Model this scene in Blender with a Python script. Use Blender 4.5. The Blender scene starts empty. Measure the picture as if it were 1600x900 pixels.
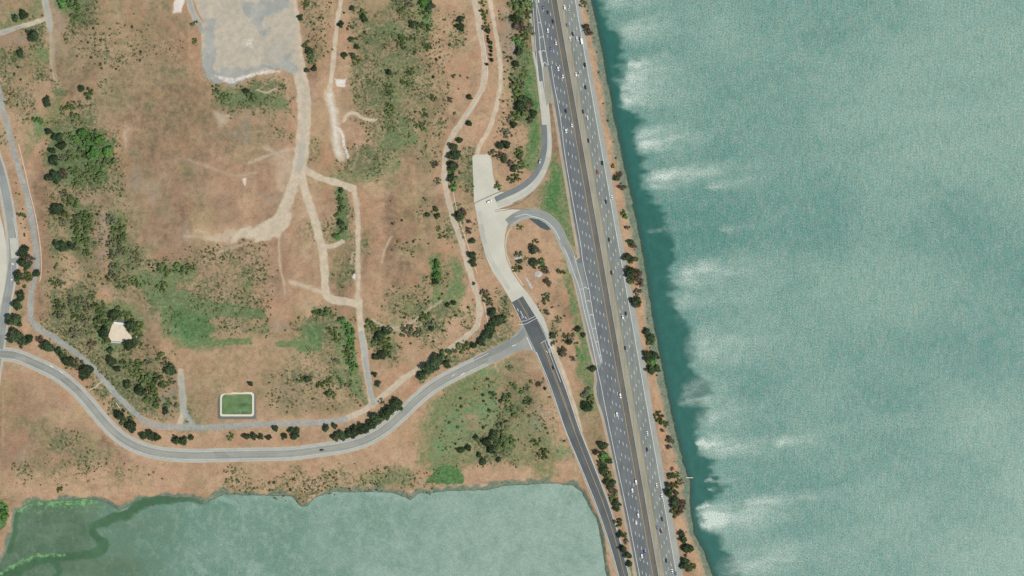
import bpy, bmesh, math, random
import numpy as np
from mathutils import Vector, Matrix

random.seed(7)
RNG = np.random.default_rng(11)
S = 0.72                                   # metres per map unit (the survey grid below is 1600 x 900 units)
GZ = 2.5                                   # level of the flat land above the bay
def X(px): return (px - 800.0) * S
def Y(py): return (450.0 - py) * S

# ------------------------------------------------------------------ camera, sky, sun, exposure
sc = bpy.context.scene
COL = sc.collection
H = 2600.0
cd = bpy.data.cameras.new('camera'); cam = bpy.data.objects.new('camera', cd); COL.objects.link(cam)
cam.location = (0, 0, H + GZ); cam.rotation_euler = (0, 0, 0)
cd.sensor_width = 36; cd.lens = 36 * H / (1600 * S); cd.clip_start = 10; cd.clip_end = 60000
sc.camera = cam

SUN_EL, SUN_AZ = math.radians(58), math.radians(118)     # azimuth clockwise from +Y
sdir = Vector((math.sin(SUN_AZ) * math.cos(SUN_EL), math.cos(SUN_AZ) * math.cos(SUN_EL), math.sin(SUN_EL)))
w = bpy.data.worlds.new('World'); sc.world = w; w.use_nodes = True
nt = w.node_tree; bg = nt.nodes['Background']
sky = nt.nodes.new('ShaderNodeTexSky'); sky.sky_type = 'NISHITA'; sky.sun_disc = False
sky.sun_elevation = SUN_EL; sky.sun_rotation = SUN_AZ; sky.air_density = 1.0; sky.dust_density = 1.5
nt.links.new(sky.outputs[0], bg.inputs[0]); bg.inputs[1].default_value = 0.09
sl = bpy.data.lights.new('sun', 'SUN'); sl.energy = 3.4; sl.angle = math.radians(0.5); sl.color = (1, 0.955, 0.89)
so = bpy.data.objects.new('sun', sl); COL.objects.link(so)
so.rotation_euler = sdir.to_track_quat('Z', 'Y').to_euler(); so.location = (0, 0, 500)
vs = sc.view_settings
vs.view_transform = 'Standard'; vs.look = 'None'; vs.gamma = 1; vs.use_curve_mapping = False; vs.exposure = 0.07

K = 1.22                                  # display value of a sunlit albedo of 1
def C(r, g, b):                           # albedo of a surface that looks (r,g,b) in this daylight
    f = lambda v: ((v / 255 + 0.055) / 1.055) ** 2.4 if v > 10 else v / 255 / 12.92
    return (min(f(r) / K, .9), min(f(g) / K, .9), min(f(b) / K, .9), 1)

# ------------------------------------------------------------------ small helpers
def tag(o, label=None, cat=None, group=None, kind=None):
    if label: o['label'] = label
    if cat: o['category'] = cat
    if group: o['group'] = group
    if kind: o['kind'] = kind
    return o
def link(o, parent=None):
    COL.objects.link(o)
    if parent is not None: o.parent = parent
    return o
def empty(name, loc, rz=0):
    o = bpy.data.objects.new(name, None); o.location = loc; o.rotation_euler = (0, 0, rz)
    o.empty_display_size = 1; return link(o)
def mesh_np(name, co, faces, mat, parent=None, smooth=False):
    me = bpy.data.meshes.new(name); co = np.asarray(co, np.float32); faces = np.asarray(faces, np.int32)
    n, k = faces.shape
    me.vertices.add(len(co)); me.vertices.foreach_set('co', co.ravel())
    me.loops.add(n * k); me.loops.foreach_set('vertex_index', faces.ravel())
    me.polygons.add(n); me.polygons.foreach_set('loop_start', np.arange(0, n * k, k, dtype=np.int32))
    me.polygons.foreach_set('use_smooth', np.full(n, smooth))
    me.update(calc_edges=True)
    me.materials.append(mat)
    return link(bpy.data.objects.new(name, me), parent)
class MB:                                  # collects vertices and polygons, builds ONE mesh object
    def __init__(s): s.v = []; s.f = []
    def poly(s, pts):
        b = len(s.v); s.v += [tuple(p) for p in pts]; s.f.append(tuple(range(b, b + len(pts))))
    def prism(s, pts, z0, z1, taper=1.0):
        n = len(pts); b = len(s.v); cx = sum(p[0] for p in pts) / n; cy = sum(p[1] for p in pts) / n
        s.v += [(p[0], p[1], z0) for p in pts]
        s.v += [(cx + (p[0] - cx) * taper, cy + (p[1] - cy) * taper, z1) for p in pts]
        s.f.append(tuple(range(b + n, b + 2 * n)))
        for i in range(n):
            j = (i + 1) % n; s.f.append((b + i, b + j, b + n + j, b + n + i))
    def box(s, x0, x1, y0, y1, z0, z1): s.prism([(x0, y0), (x1, y0), (x1, y1), (x0, y1)], z0, z1)
    def loft(s, rings, cap=True):
        b = len(s.v); n = len(rings[0])
        for r in rings: s.v += [tuple(p) for p in r]
        for k in range(len(rings) - 1):
            for i in range(n):
                j = (i + 1) % n
                s.f.append((b + k * n + i, b + k * n + j, b + (k + 1) * n + j, b + (k + 1) * n + i))
        if cap:
            s.f.append(tuple(range(b, b + n))[::-1]); s.f.append(tuple(range(b + (len(rings) - 1) * n, b + len(rings) * n)))
    def tube(s, pts, r, n=6):
        rings = []
        for i, p in enumerate(pts):
            d = (Vector(pts[min(i + 1, len(pts) - 1)]) - Vector(pts[max(i - 1, 0)])).normalized()
            q = d.to_track_quat('Z', 'Y'); rr = r[i] if isinstance(r, (list, tuple)) else r
            rings.append([Vector(p) + q @ Vector((rr * math.cos(2 * math.pi * k / n), rr * math.sin(2 * math.pi * k / n), 0)) for k in range(n)])
        s.loft(rings)
    def mesh(s, name, mat, smooth=False):
        me = bpy.data.meshes.new(name); me.from_pydata(s.v, [], s.f); me.materials.append(mat)
        bm = bmesh.new(); bm.from_mesh(me); bmesh.ops.recalc_face_normals(bm, faces=bm.faces); bm.to_mesh(me); bm.free()
        if smooth: me.polygons.foreach_set('use_smooth', [True] * len(me.polygons))
        me.update(); return me
    def build(s, name, mat, parent=None, smooth=False):
        return link(bpy.data.objects.new(name, s.mesh(name, mat, smooth)), parent)

# ------------------------------------------------------------------ node helpers
class NT:
    def __init__(s, name):
        s.m = bpy.data.materials.new(name); s.m.use_nodes = True; s.t = s.m.node_tree
        s.b = s.t.nodes['Principled BSDF']; s.pos = s.t.nodes.new('ShaderNodeNewGeometry')
    def n(s, t, **kw):
        o = s.t.nodes.new(t)
        for k, v in kw.items(): setattr(o, k, v)
        return o
    def put(s, sock, v):
        if isinstance(v, bpy.types.NodeSocket): s.t.links.new(v, sock)
        else: sock.default_value = v
    def math(s, op, a, b=None, c=None, clamp=False):
        o = s.n('ShaderNodeMath', operation=op, use_clamp=clamp); s.put(o.inputs[0], a)
        if b is not None: s.put(o.inputs[1], b)
        if c is not None: s.put(o.inputs[2], c)
        return o.outputs[0]
    def noise(s, scale, detail=3, rough=.55, vec=None, dist=0):
        o = s.n('ShaderNodeTexNoise'); o.inputs['Scale'].default_value = scale; o.inputs['Detail'].default_value = detail
        o.inputs['Roughness'].default_value = rough; o.inputs['Distortion'].default_value = dist
        s.put(o.inputs['Vector'], vec if vec is not None else s.pos.outputs['Position']); return o.outputs['Fac']
    def mapped(s, rot, scale):
        o = s.n('ShaderNodeMapping'); s.put(o.inputs['Vector'], s.pos.outputs['Position'])
        o.inputs['Rotation'].default_value = (0, 0, rot); o.inputs['Scale'].default_value = scale; return o.outputs[0]
    def rng(s, v, a, b, c=0., d=1., smooth=True):
        o = s.n('ShaderNodeMapRange', interpolation_type='SMOOTHSTEP' if smooth else 'LINEAR')
        s.put(o.inputs[0], v); o.inputs[1].default_value = a; o.inputs[2].default_value = b
        o.inputs[3].default_value = c; o.inputs[4].default_value = d; return o.outputs[0]
    def mix(s, f, a, b, mode='MIX'):
        o = s.n('ShaderNodeMix', data_type='RGBA', blend_type=mode); s.put(o.inputs[0], f)
        s.put(o.inputs[6], a); s.put(o.inputs[7], b); return o.outputs[2]
    def attr(s, name):
        a = s.n('ShaderNodeAttribute', attribute_name=name); p = s.n('ShaderNodeSeparateColor'); s.put(p.inputs[0], a.outputs['Color'])
        return p.outputs[0], p.outputs[1], p.outputs[2], a.outputs['Alpha']
    def grey(s, v):
        o = s.n('ShaderNodeCombineColor')
        for i in range(3): s.put(o.inputs[i], v)
        return o.outputs[0]
    def bump(s, h, strength, dist):
        o = s.n('ShaderNodeBump'); s.put(o.inputs['Height'], h); s.put(o.inputs['Strength'], strength); o.inputs['Distance'].default_value = dist
        s.put(s.b.inputs['Normal'], o.outputs[0])
    def done(s, col, rough=.9, spec=.2, metal=0.):
        s.put(s.b.inputs['Base Color'], col); s.put(s.b.inputs['Roughness'], rough); s.put(s.b.inputs['Specular IOR Level'], spec)
        s.b.inputs['Metallic'].default_value = metal; return s.m

def rough_mat(name, c1, c2, scale=.15, fine=1.2, rough=.9, streak=None):
    t = NT(name); a = t.noise(scale, 5); b = t.noise(fine, 2)
    col = t.mix(t.rng(a, .3, .7), c1, c2)
    if streak is not None:
        n = t.noise(1.0, 3, vec=t.mapped(streak, (.85, .012, 1))); col = t.mix(1, col, t.grey(t.rng(n, .3, .7, .88, 1.1)), 'MULTIPLY')
    col = t.mix(1, col, t.grey(t.rng(b, .25, .75, .92, 1.08, False)), 'MULTIPLY')
    return t.done(col, rough)
def road_mat(name, c1, c2, bands=4, amt=.10):
    """asphalt worn along the wheel tracks, with patched lengths and long streaks"""
    t = NT(name); uvn = t.n('ShaderNodeUVMap', uv_map='along'); sp = t.n('ShaderNodeSeparateXYZ'); t.put(sp.inputs[0], uvn.outputs[0])
    col = t.mix(t.rng(t.noise(.06, 5), .3, .7), c1, c2)
    cm = t.n('ShaderNodeCombineXYZ'); t.put(cm.inputs[0], t.math('MULTIPLY', sp.outputs[0], 9.)); t.put(cm.inputs[1], t.math('MULTIPLY', sp.outputs[1], .012))
    st = t.noise(1.2, 4, .65, vec=cm.outputs[0]); bd = t.math('COSINE', t.math('MULTIPLY', sp.outputs[0], 6.283 * bands))
    col = t.mix(1, col, t.grey(t.math('MULTIPLY_ADD', bd, -amt * .5, 1.)), 'MULTIPLY'); col = t.mix(1, col, t.grey(t.rng(st, .3, .7, .84, 1.14, False)), 'MULTIPLY')
    pt = t.n('ShaderNodeTexVoronoi', feature='F1', distance='CHEBYCHEV'); pt.inputs['Scale'].default_value = .035; t.put(pt.inputs['Vector'], t.pos.outputs['Position'])
    sc_ = t.n('ShaderNodeSeparateColor'); t.put(sc_.inputs[0], pt.outputs['Color']); col = t.mix(1, col, t.grey(t.rng(sc_.outputs[0], .82, .86, 1, .88, False)), 'MULTIPLY')
    col = t.mix(1, col, t.grey(t.rng(t.noise(1.1, 2), .25, .75, .93, 1.07, False)), 'MULTIPLY')
    return t.done(col, .9)
def plain(name, c, rough=.7, spec=.3, metal=0.):
    t = NT(name); b = t.noise(3., 2)
    return t.done(t.mix(1, c, t.grey(t.rng(b, .2, .8, .93, 1.07, False)), 'MULTIPLY'), rough, spec, metal)

# ------------------------------------------------------------------ numpy map tools
def vnoise(x, y, cell, seed):
    r = np.random.default_rng(seed).random((257, 257)); u = x / cell + 71.3; v = y / cell + 33.7
    i = np.floor(u).astype(int); j = np.floor(v).astype(int); fu = u - i; fv = v - j
    fu = fu * fu * (3 - 2 * fu); fv = fv * fv * (3 - 2 * fv); i %= 256; j %= 256
    return (r[j, i] * (1 - fu) + r[j, i + 1] * fu) * (1 - fv) + (r[j + 1, i] * (1 - fu) + r[j + 1, i + 1] * fu) * fv
def fbm(x, y, cell, seed, o=4):
    t = 0; a = 1; n = 0
    for k in range(o): t = t + a * vnoise(x, y, cell / 2 ** k, seed + k); n += a; a *= .55
    return t / n
def seg_dist(x, y, pts, closed=False):
    d = np.full(x.shape, 1e9); m = len(pts)
    for i in range(m if closed else m - 1):
        ax, ay = pts[i][:2]; bx, by = pts[(i + 1) % m][:2]; dx, dy = bx - ax, by - ay
        t = np.clip(((x - ax) * dx + (y - ay) * dy) / (dx * dx + dy * dy + 1e-9), 0, 1)
        d = np.minimum(d, np.hypot(x - ax - t * dx, y - ay - t * dy))
    return d
def inside(x, y, pts):
    r = np.zeros(x.shape, bool); m = len(pts)
    for i in range(m):
        ax, ay = pts[i]; bx, by = pts[(i + 1) % m]
        if ay == by: continue
        r ^= ((ay > y) != (by > y)) & (x < (bx - ax) * (y - ay) / (by - ay) + ax)
    return r
def sdist(x, y, pts): d = seg_dist(x, y, pts, True); return np.where(inside(x, y, pts), d, -d)
def sstep(a, b, v): t = np.clip((v - a) / (b - a), 0, 1); return t * t * (3 - 2 * t)
def catmull(pts, step=3.0, closed=False):
    P = [np.array(p, float) for p in pts]; out = []; m = len(P)
    for i in range(m if closed else m - 1):
        if closed: a, b, c, d = P[i - 1], P[i], P[(i + 1) % m], P[(i + 2) % m]
        else: a, b, c, d = P[max(i - 1, 0)], P[i], P[i + 1], P[min(i + 2, m - 1)]
        k = max(1, int(np.hypot(*(c - b)[:2]) / step))
        for j in range(k):
            t = j / k
            out.append(.5 * (2 * b + (c - a) * t + (2 * a - 5 * b + 4 * c - d) * t * t + (3 * b - a - 3 * c + d) * t ** 3))
    if not closed: out.append(P[-1])
    return np.array(out)

# ------------------------------------------------------------------ the plan of the place
BAY = [(885,-260),(913,-80),(927,0),(944,80),(959,165),(974,240),(993,325),(1009,405),(1021,485),(1036,565),(1052,645),(1071,725),(1081,752),(1082,800),(1088,835),(1104,862),(1114,895),(1140,960),(1200,1160)]
LAG = [(25,797),(50,785),(100,783),(145,780),(165,786),(185,799),(200,790),(215,780),(245,776),(300,779),(318,790),(335,780),(350,773),(400,775),(455,776),(470,791),(480,791),(490,778),(520,770),(610,769),(630,777),(641,782),(655,772),(700,768),(760,766),(800,758),(860,756),(895,759),(908,769),(918,790),(930,810),(938,840),(944,870),(948,905),(975,1000),(975,1160),(-200,1160),(-60,950),(0,882),(9,865),(20,830)]
def bx(py): return 870 + .1765 * py                        # the median barrier
TRACKW = [(-30,60),(-8,120),(2,160),(12,200),(25,250),(40,300),(52,360),(57,400),(55,430),(49,455),(48,480),(49,500),(60,513),(85,528),(110,545),(140,570),(160,592),(180,615),(205,640),(225,658),(250,666),(290,668),(350,667),(400,663),(450,662),(500,660),(540,655)]
TRACKE = [(540,655),(570,640),(590,625),(612,608),(640,585),(680,558),(710,540),(735,520),(747,505),(749,480),(742,450),(730,410),(718,370),(708,340),(700,310),(695,285),(694,260),(697,240),(704,218),(715,200),(735,170),(750,145),(757,120),(757,90),(752,60),(747,30),(742,0),(735,-60)]
SROAD = [(-20,551),(0,553),(25,556),(60,570),(95,589),(125,615),(150,644),(172,669),(195,688),(222,701),(255,709),(300,712),(350,711),(400,710),(450,709),(500,703),(540,697),(572,687),(600,671),(625,650),(650,626),(680,602),(720,580),(770,556),(805,538),(826,528)]
YARD = [(300,-70),(303,0),(318,35),(315,62),(318,100),(325,122),(345,130),(372,128),(400,113),(438,105),(468,112),(455,-70)]

# masks painted on the ground: (layer, polygon, feather, strength)
L = dict(green=0, lush=1, brown=2, scrub=3, pale=4, gravel=5, tan=6, chalk=7, bank=8, dark=9, olive=10, bright=11)
PATCH = [
 ('brown', [(200,120),(330,100),(400,170),(440,260),(380,300),(230,300),(190,220)], 70, .8), ('olive', [(215,110),(330,90),(400,170),(330,230),(230,220)], 40, .6), ('olive', [(340,180),(430,190),(440,240),(360,250)], 25, .5), ('pale', [(197,200),(206,205),(206,235),(198,230)], 10, .5), ('pale', [(330,170),(370,170),(350,200),(335,190)], 14, .5), ('olive', [(120,300),(210,260),(240,420),(190,440)], 30, .4),
 ('brown', [(560,330),(680,300),(690,420),(620,500),(560,470)], 40, .45), ('brown', [(500,390),(560,360),(565,470),(515,465)], 14, .5),
 ('brown', [(60,600),(150,690),(110,740),(0,740),(0,600)], 40, .45), ('brown', [(210,260),(290,300),(285,350),(230,330)], 20, .55),
 ('brown', [(330,360),(440,360),(490,440),(400,470),(330,420)], 40, .45), ('brown', [(895,440),(920,500),(935,640),(915,640),(905,500)], 10, .6),
 ('brown', [(853,170),(868,170),(885,260),(903,385),(905,412),(895,385),(880,300),(860,230)], 7, .95), ('brown', [(150,560),(260,560),(280,650),(230,640)], 25, .3),
 ('brown', [(930,640),(948,650),(955,690),(935,690)], 8, .5), ('brown', [(780,10),(800,10),(805,90),(790,90)], 10, .5),
 ('olive', [(130,20),(240,20),(300,120),(210,190),(120,150)], 50, .5), ('olive', [(10,60),(120,60),(100,200),(30,220)], 35, .5),
 ('olive', [(180,440),(400,520),(600,520),(620,640),(290,650),(180,560)], 50, .5), ('olive', [(540,20),(690,20),(700,260),(600,290),(540,150)], 40, .6),
 ('olive', [(510,370),(548,360),(540,455),(512,450)], 10, .9), ('olive', [(240,290),(262,300),(278,355),(262,352)], 14, .8), ('olive', [(225,258),(250,270),(255,300),(235,290)], 12, .6),
 ('olive', [(250,620),(330,620),(330,655),(250,655)], 15, .7), ('olive', [(640,330),(700,330),(710,500),(650,510)], 30, .4),
 ('olive', [(300,600),(345,600),(345,655),(300,655)], 14, .6), ('olive', [(400,600),(570,600),(575,645),(400,655)], 18, .6), ('olive', [(0,740),(40,740),(40,790),(0,800)], 12, .6),
 ('green', [(82,200),(130,195),(175,215),(180,250),(165,285),(110,290),(75,270)], 14, .9), ('green', [(90,0),(135,0),(130,30),(95,25)], 12, .8),
 ('green', [(0,10),(45,5),(60,35),(0,42)], 12, .5), ('green', [(112,310),(140,320),(142,395),(115,380)], 9, .6), ('green', [(172,330),(195,335),(200,395),(185,440),(172,430)], 9, .6),
 ('green', [(240,405),(310,412),(300,445),(250,440)], 14, .6), ('green', [(232,462),(255,470),(290,452),(310,468),(345,472),(415,484),(415,498),(350,494),(318,500),(316,524),(345,530),(392,528),(396,537),(330,541),(290,537),(264,517),(262,495),(245,478)], 5, 1.15),
 ('green', [(474,510),(508,506),(503,545),(470,545),(432,540),(430,535),(470,532)], 4.5, 1.1), ('green', [(485,470),(520,480),(520,500),(490,500)], 12, .6),
 ('green', [(545,510),(556,520),(560,560),(570,600),(575,635),(540,610),(535,540)], 9, .75), ('green', [(330,132),(370,140),(430,150),(460,160),(410,168),(340,160)], 11, .75),
 ('olive', [(575,60),(590,35),(630,40),(632,120),(615,200),(600,235),(575,250),(585,150),(570,100)], 22, 1.), ('green', [(580,38),(625,38),(632,80),(622,60),(585,60),(578,100)], 8, .6), ('green', [(600,150),(616,150),(614,225),(600,240),(606,190)], 8, .6), ('green', [(500,270),(600,265),(620,240),(590,285),(540,290)], 10, .5),
 ('green', [(690,590),(740,570),(800,560),(812,580),(760,600),(730,640),(740,680),(700,735),(650,728),(660,660)], 26, .6), ('green', [(780,660),(850,640),(892,715),(840,724),(780,700)], 26, .5), ('brown', [(770,590),(820,580),(850,610),(830,650),(770,650)], 20, .5), ('gravel', [(840,620),(868,650),(850,670),(830,640)], 16, .28),
 ('green', [(560,735),(650,735),(640,765),(560,760)], 14, .5), ('green', [(150,470),(215,480),(225,540),(190,550),(150,535)], 10, .6), ('green', [(20,280),(55,170),(65,190),(60,225)], 10, .4),
 ('green', [(525,295),(545,290),(545,370),(525,380)], 8, .8), ('green', [(670,395),(690,400),(690,480),(675,480)], 7, .7), ('green', [(630,465),(660,470),(655,490),(632,490)], 9, .5),
 ('green', [(812,60),(828,85),(836,120),(843,145),(843,235),(836,262),(824,276),(818,262),(824,220),(822,180),(812,140)], 7, .9),
 ('green', [(845,300),(858,252),(868,240),(878,290),(893,370),(900,405),(890,372),(868,345),(846,325)], 6, .9), ('green', [(867,335),(885,350),(899,390),(903,412),(895,395)], 5, .5),
 ('green', [(888,430),(898,445),(905,500),(918,550),(928,600),(928,640),(918,630),(908,560),(900,520),(888,470)], 7, .8),
 ('green', [(870,385),(880,400),(888,430),(893,470),(880,440)], 6, .5), ('green', [(978,868),(986,880),(990,910),(982,910)], 3, .8),
 ('green', [(590,85),(630,85),(636,165),(600,160)], 14, .5), ('green', [(596,205),(640,180),(650,215),(615,240),(590,235)], 12, .6), ('green', [(150,740),(230,720),(240,760),(160,765)], 25, .25), ('green', [(20,735),(40,725),(60,760),(30,760)], 20, .3),
 ('lush', [(820,110),(832,125),(838,150),(840,220),(830,250),(828,200),(826,160)], 6, .6), ('lush', [(852,290),(862,262),(872,300),(882,345),(860,325)], 7, .9), ('lush', [(890,440),(905,520),(920,580),(905,560)], 6, .5),
 ('lush', [(262,480),(300,475),(340,515),(300,535),(270,510)], 12, .7), ('lush', [(530,500),(552,505),(556,560),(545,590),(537,545)], 6, .6), ('lush', [(476,512),(508,508),(500,540),(474,536)], 8, .5),
 ('lush', [(664,753),(674,744),(682,732),(692,728),(700,729),(709,729),(719,737),(725,748),(723,755),(700,756)], 3.5, 1.6), ('lush', [(110,205),(165,215),(172,245),(130,240)], 12, .8), ('lush', [(525,310),(540,310),(540,360),(530,360)], 6, .5),
 ('lush', [(672,410),(686,410),(688,445),(678,445)], 5, .6), ('lush', [(765,680),(800,680),(810,705),(770,710)], 10, .5), ('lush', [(0,780),(14,790),(10,820),(0,830)], 4, 1.0), ('lush',[(895,535),(910,545),(914,565),(902,560)],5,.7),
 ('bright', [(265,500),(290,512),(320,530),(300,537),(270,520)], 10, .6), ('bright', [(700,640),(760,610),(800,640),(760,700),(680,710)], 25, .45), ('bright', [(48,180),(60,172),(62,200),(52,205)], 6, .7), ('bright', [(120,205),(160,215),(150,225)], 8, .6),
 ('bright', [(680,680),(720,690),(690,720),(660,710)], 14, .5), ('bright', [(865,690),(890,700),(890,716),(868,716)], 8, .5), ('bright',[(745,575),(775,565),(780,580),(750,590)],8,.4),
 ('scrub', [(75,195),(190,200),(200,300),(70,295)], 15, .7), ('scrub', [(100,300),(205,320),(205,450),(90,450)], 25, .4), ('scrub', [(230,400),(420,380),(420,520),(260,520),(180,450)], 25, .55),
 ('scrub', [(565,20),(640,10),(645,230),(610,260),(570,240),(555,120)], 26, .6), ('scrub', [(650,0),(700,20),(710,120),(690,260),(650,260)], 22, .35), ('scrub', [(90,460),(270,560),(280,650),(200,610),(90,510)], 22, .5),
 ('scrub', [(690,590),(860,580),(900,720),(680,740)], 20, .25), ('scrub', [(60,690),(180,680),(260,750),(60,760)], 30, .25), ('scrub', [(330,135),(465,150),(460,180),(330,165)], 14, .5), ('scrub', [(470,0),(520,0),(515,100),(480,90)], 16, .35),
 ('scrub', [(100,20),(300,60),(280,100),(120,110)], 30, .3), ('scrub', [(480,520),(560,500),(575,640),(400,640)], 25, .4), ('scrub', [(560,740),(690,730),(690,762),(400,770),(400,745)], 14, .45), ('scrub', [(770,20),(830,20),(830,270),(775,260)], 15, .3),
 ('tan', [(480,250),(560,260),(560,380),(500,350)], 25, .4), ('tan', [(0,735),(200,735),(400,725),(620,710),(680,640),(660,740),(500,768),(150,780),(0,780)], 14, .7), ('tan', [(60,530),(100,560),(160,620),(215,690),(300,700),(450,697),(420,672),(230,668),(140,575)], 7, .7),
 ('tan', [(590,600),(700,560),(740,515),(745,460),(720,480),(650,540)], 16, .6), ('tan', [(700,120),(745,100),(720,180),(690,240),(670,260)], 16, .5), ('tan', [(760,20),(790,80),(790,160),(740,235),(715,240),(760,140)], 10, .6),
 ('tan', [(800,365),(840,352),(880,400),(892,450),(850,480),(810,430)], 12, .7), ('tan', [(780,240),(830,260),(800,300),(775,290)], 12, .5), ('tan', [(570,690),(640,640),(740,580),(830,550),(690,600),(640,680)], 9, .7), ('tan', [(680,745),(890,725),(905,755),(720,760)], 7, .7),
 ('tan', [(420,120),(460,115),(465,230),(440,300),(380,280),(440,200)], 20, .4), ('tan', [(390,40),(300,60),(310,110),(290,30)], 10, .2), ('tan', [(750,415),(770,440),(800,480),(810,510),(790,515),(765,470)], 6, .8), ('tan', [(30,310),(45,330),(55,420),(48,500),(40,420),(26,380)], 6, .7),
 ('tan', [(240,60),(290,50),(300,90),(230,100)], 20, .4), ('tan', [(850,640),(890,720),(905,760),(890,740),(872,690)], 5, .8), ('tan', [(680,330),(740,330),(745,440),(700,440)], 14, .4),
 ('pale', [(350,30),(400,50),(415,95),(350,108),(338,70)], 8, .8), ('pale', [(325,0),(375,0),(370,40),(330,35)], 6, .9), ('pale', [(413,20),(450,10),(455,80),(415,60)], 6, .7),
 ('pale', [(440,318),(452,322),(448,350),(440,372),(415,373),(395,377),(362,378),(366,362),(400,351),(425,338)], 9, .85), ('pale', [(500,460),(490,470),(520,480),(470,480)], 12, .4), ('pale', [(330,290),(360,340),(380,400),(350,380)], 25, .3),
 ('pale', [(295,360),(400,355),(410,372),(340,380)], 8, .5), ('pale', [(420,250),(460,225),(470,280),(440,310)], 14, .4),
 ('pale', [(905,757),(760,757),(640,766),(640,771),(760,762),(895,763)], 4, .6), ('pale', [(858,530),(868,545),(886,590),(902,640),(911,680),(917,712),(912,722),(898,690),(878,630),(862,575)], 4, 1.0), ('pale', [(926,720),(950,790),(980,880),(990,905),(975,880)], 3, .6),
 ('chalk', [(273,0),(290,-4),(284,20),(272,22)], 4, .8), ('chalk', [(380,280),(388,278),(384,292)], 4, .7), ('chalk', [(524,124),(541,124),(538,137),(526,136)], 3, .9), ('chalk', [(552,426),(556,427),(555,436),(550,433)], 3, .9),
 ('chalk', [(385,62),(398,60),(395,75),(383,72)], 5, .5), ('chalk', [(330,118),(370,122),(420,108),(440,112),(400,120),(360,132)], 4, .6),
 ('gravel', [(322,30),(338,30),(338,100),(345,112),(400,100),(430,98),(460,85),(462,108),(400,112),(372,126),(345,128),(326,120),(318,95)], 6.5, .8), ('gravel', [(372,0),(455,-5),(455,10),(420,30),(418,60),(405,62),(398,30),(385,20)], 7, .8), ('gravel', [(405,62),(455,60),(455,98),(405,108)], 10, .5),
]
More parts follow.
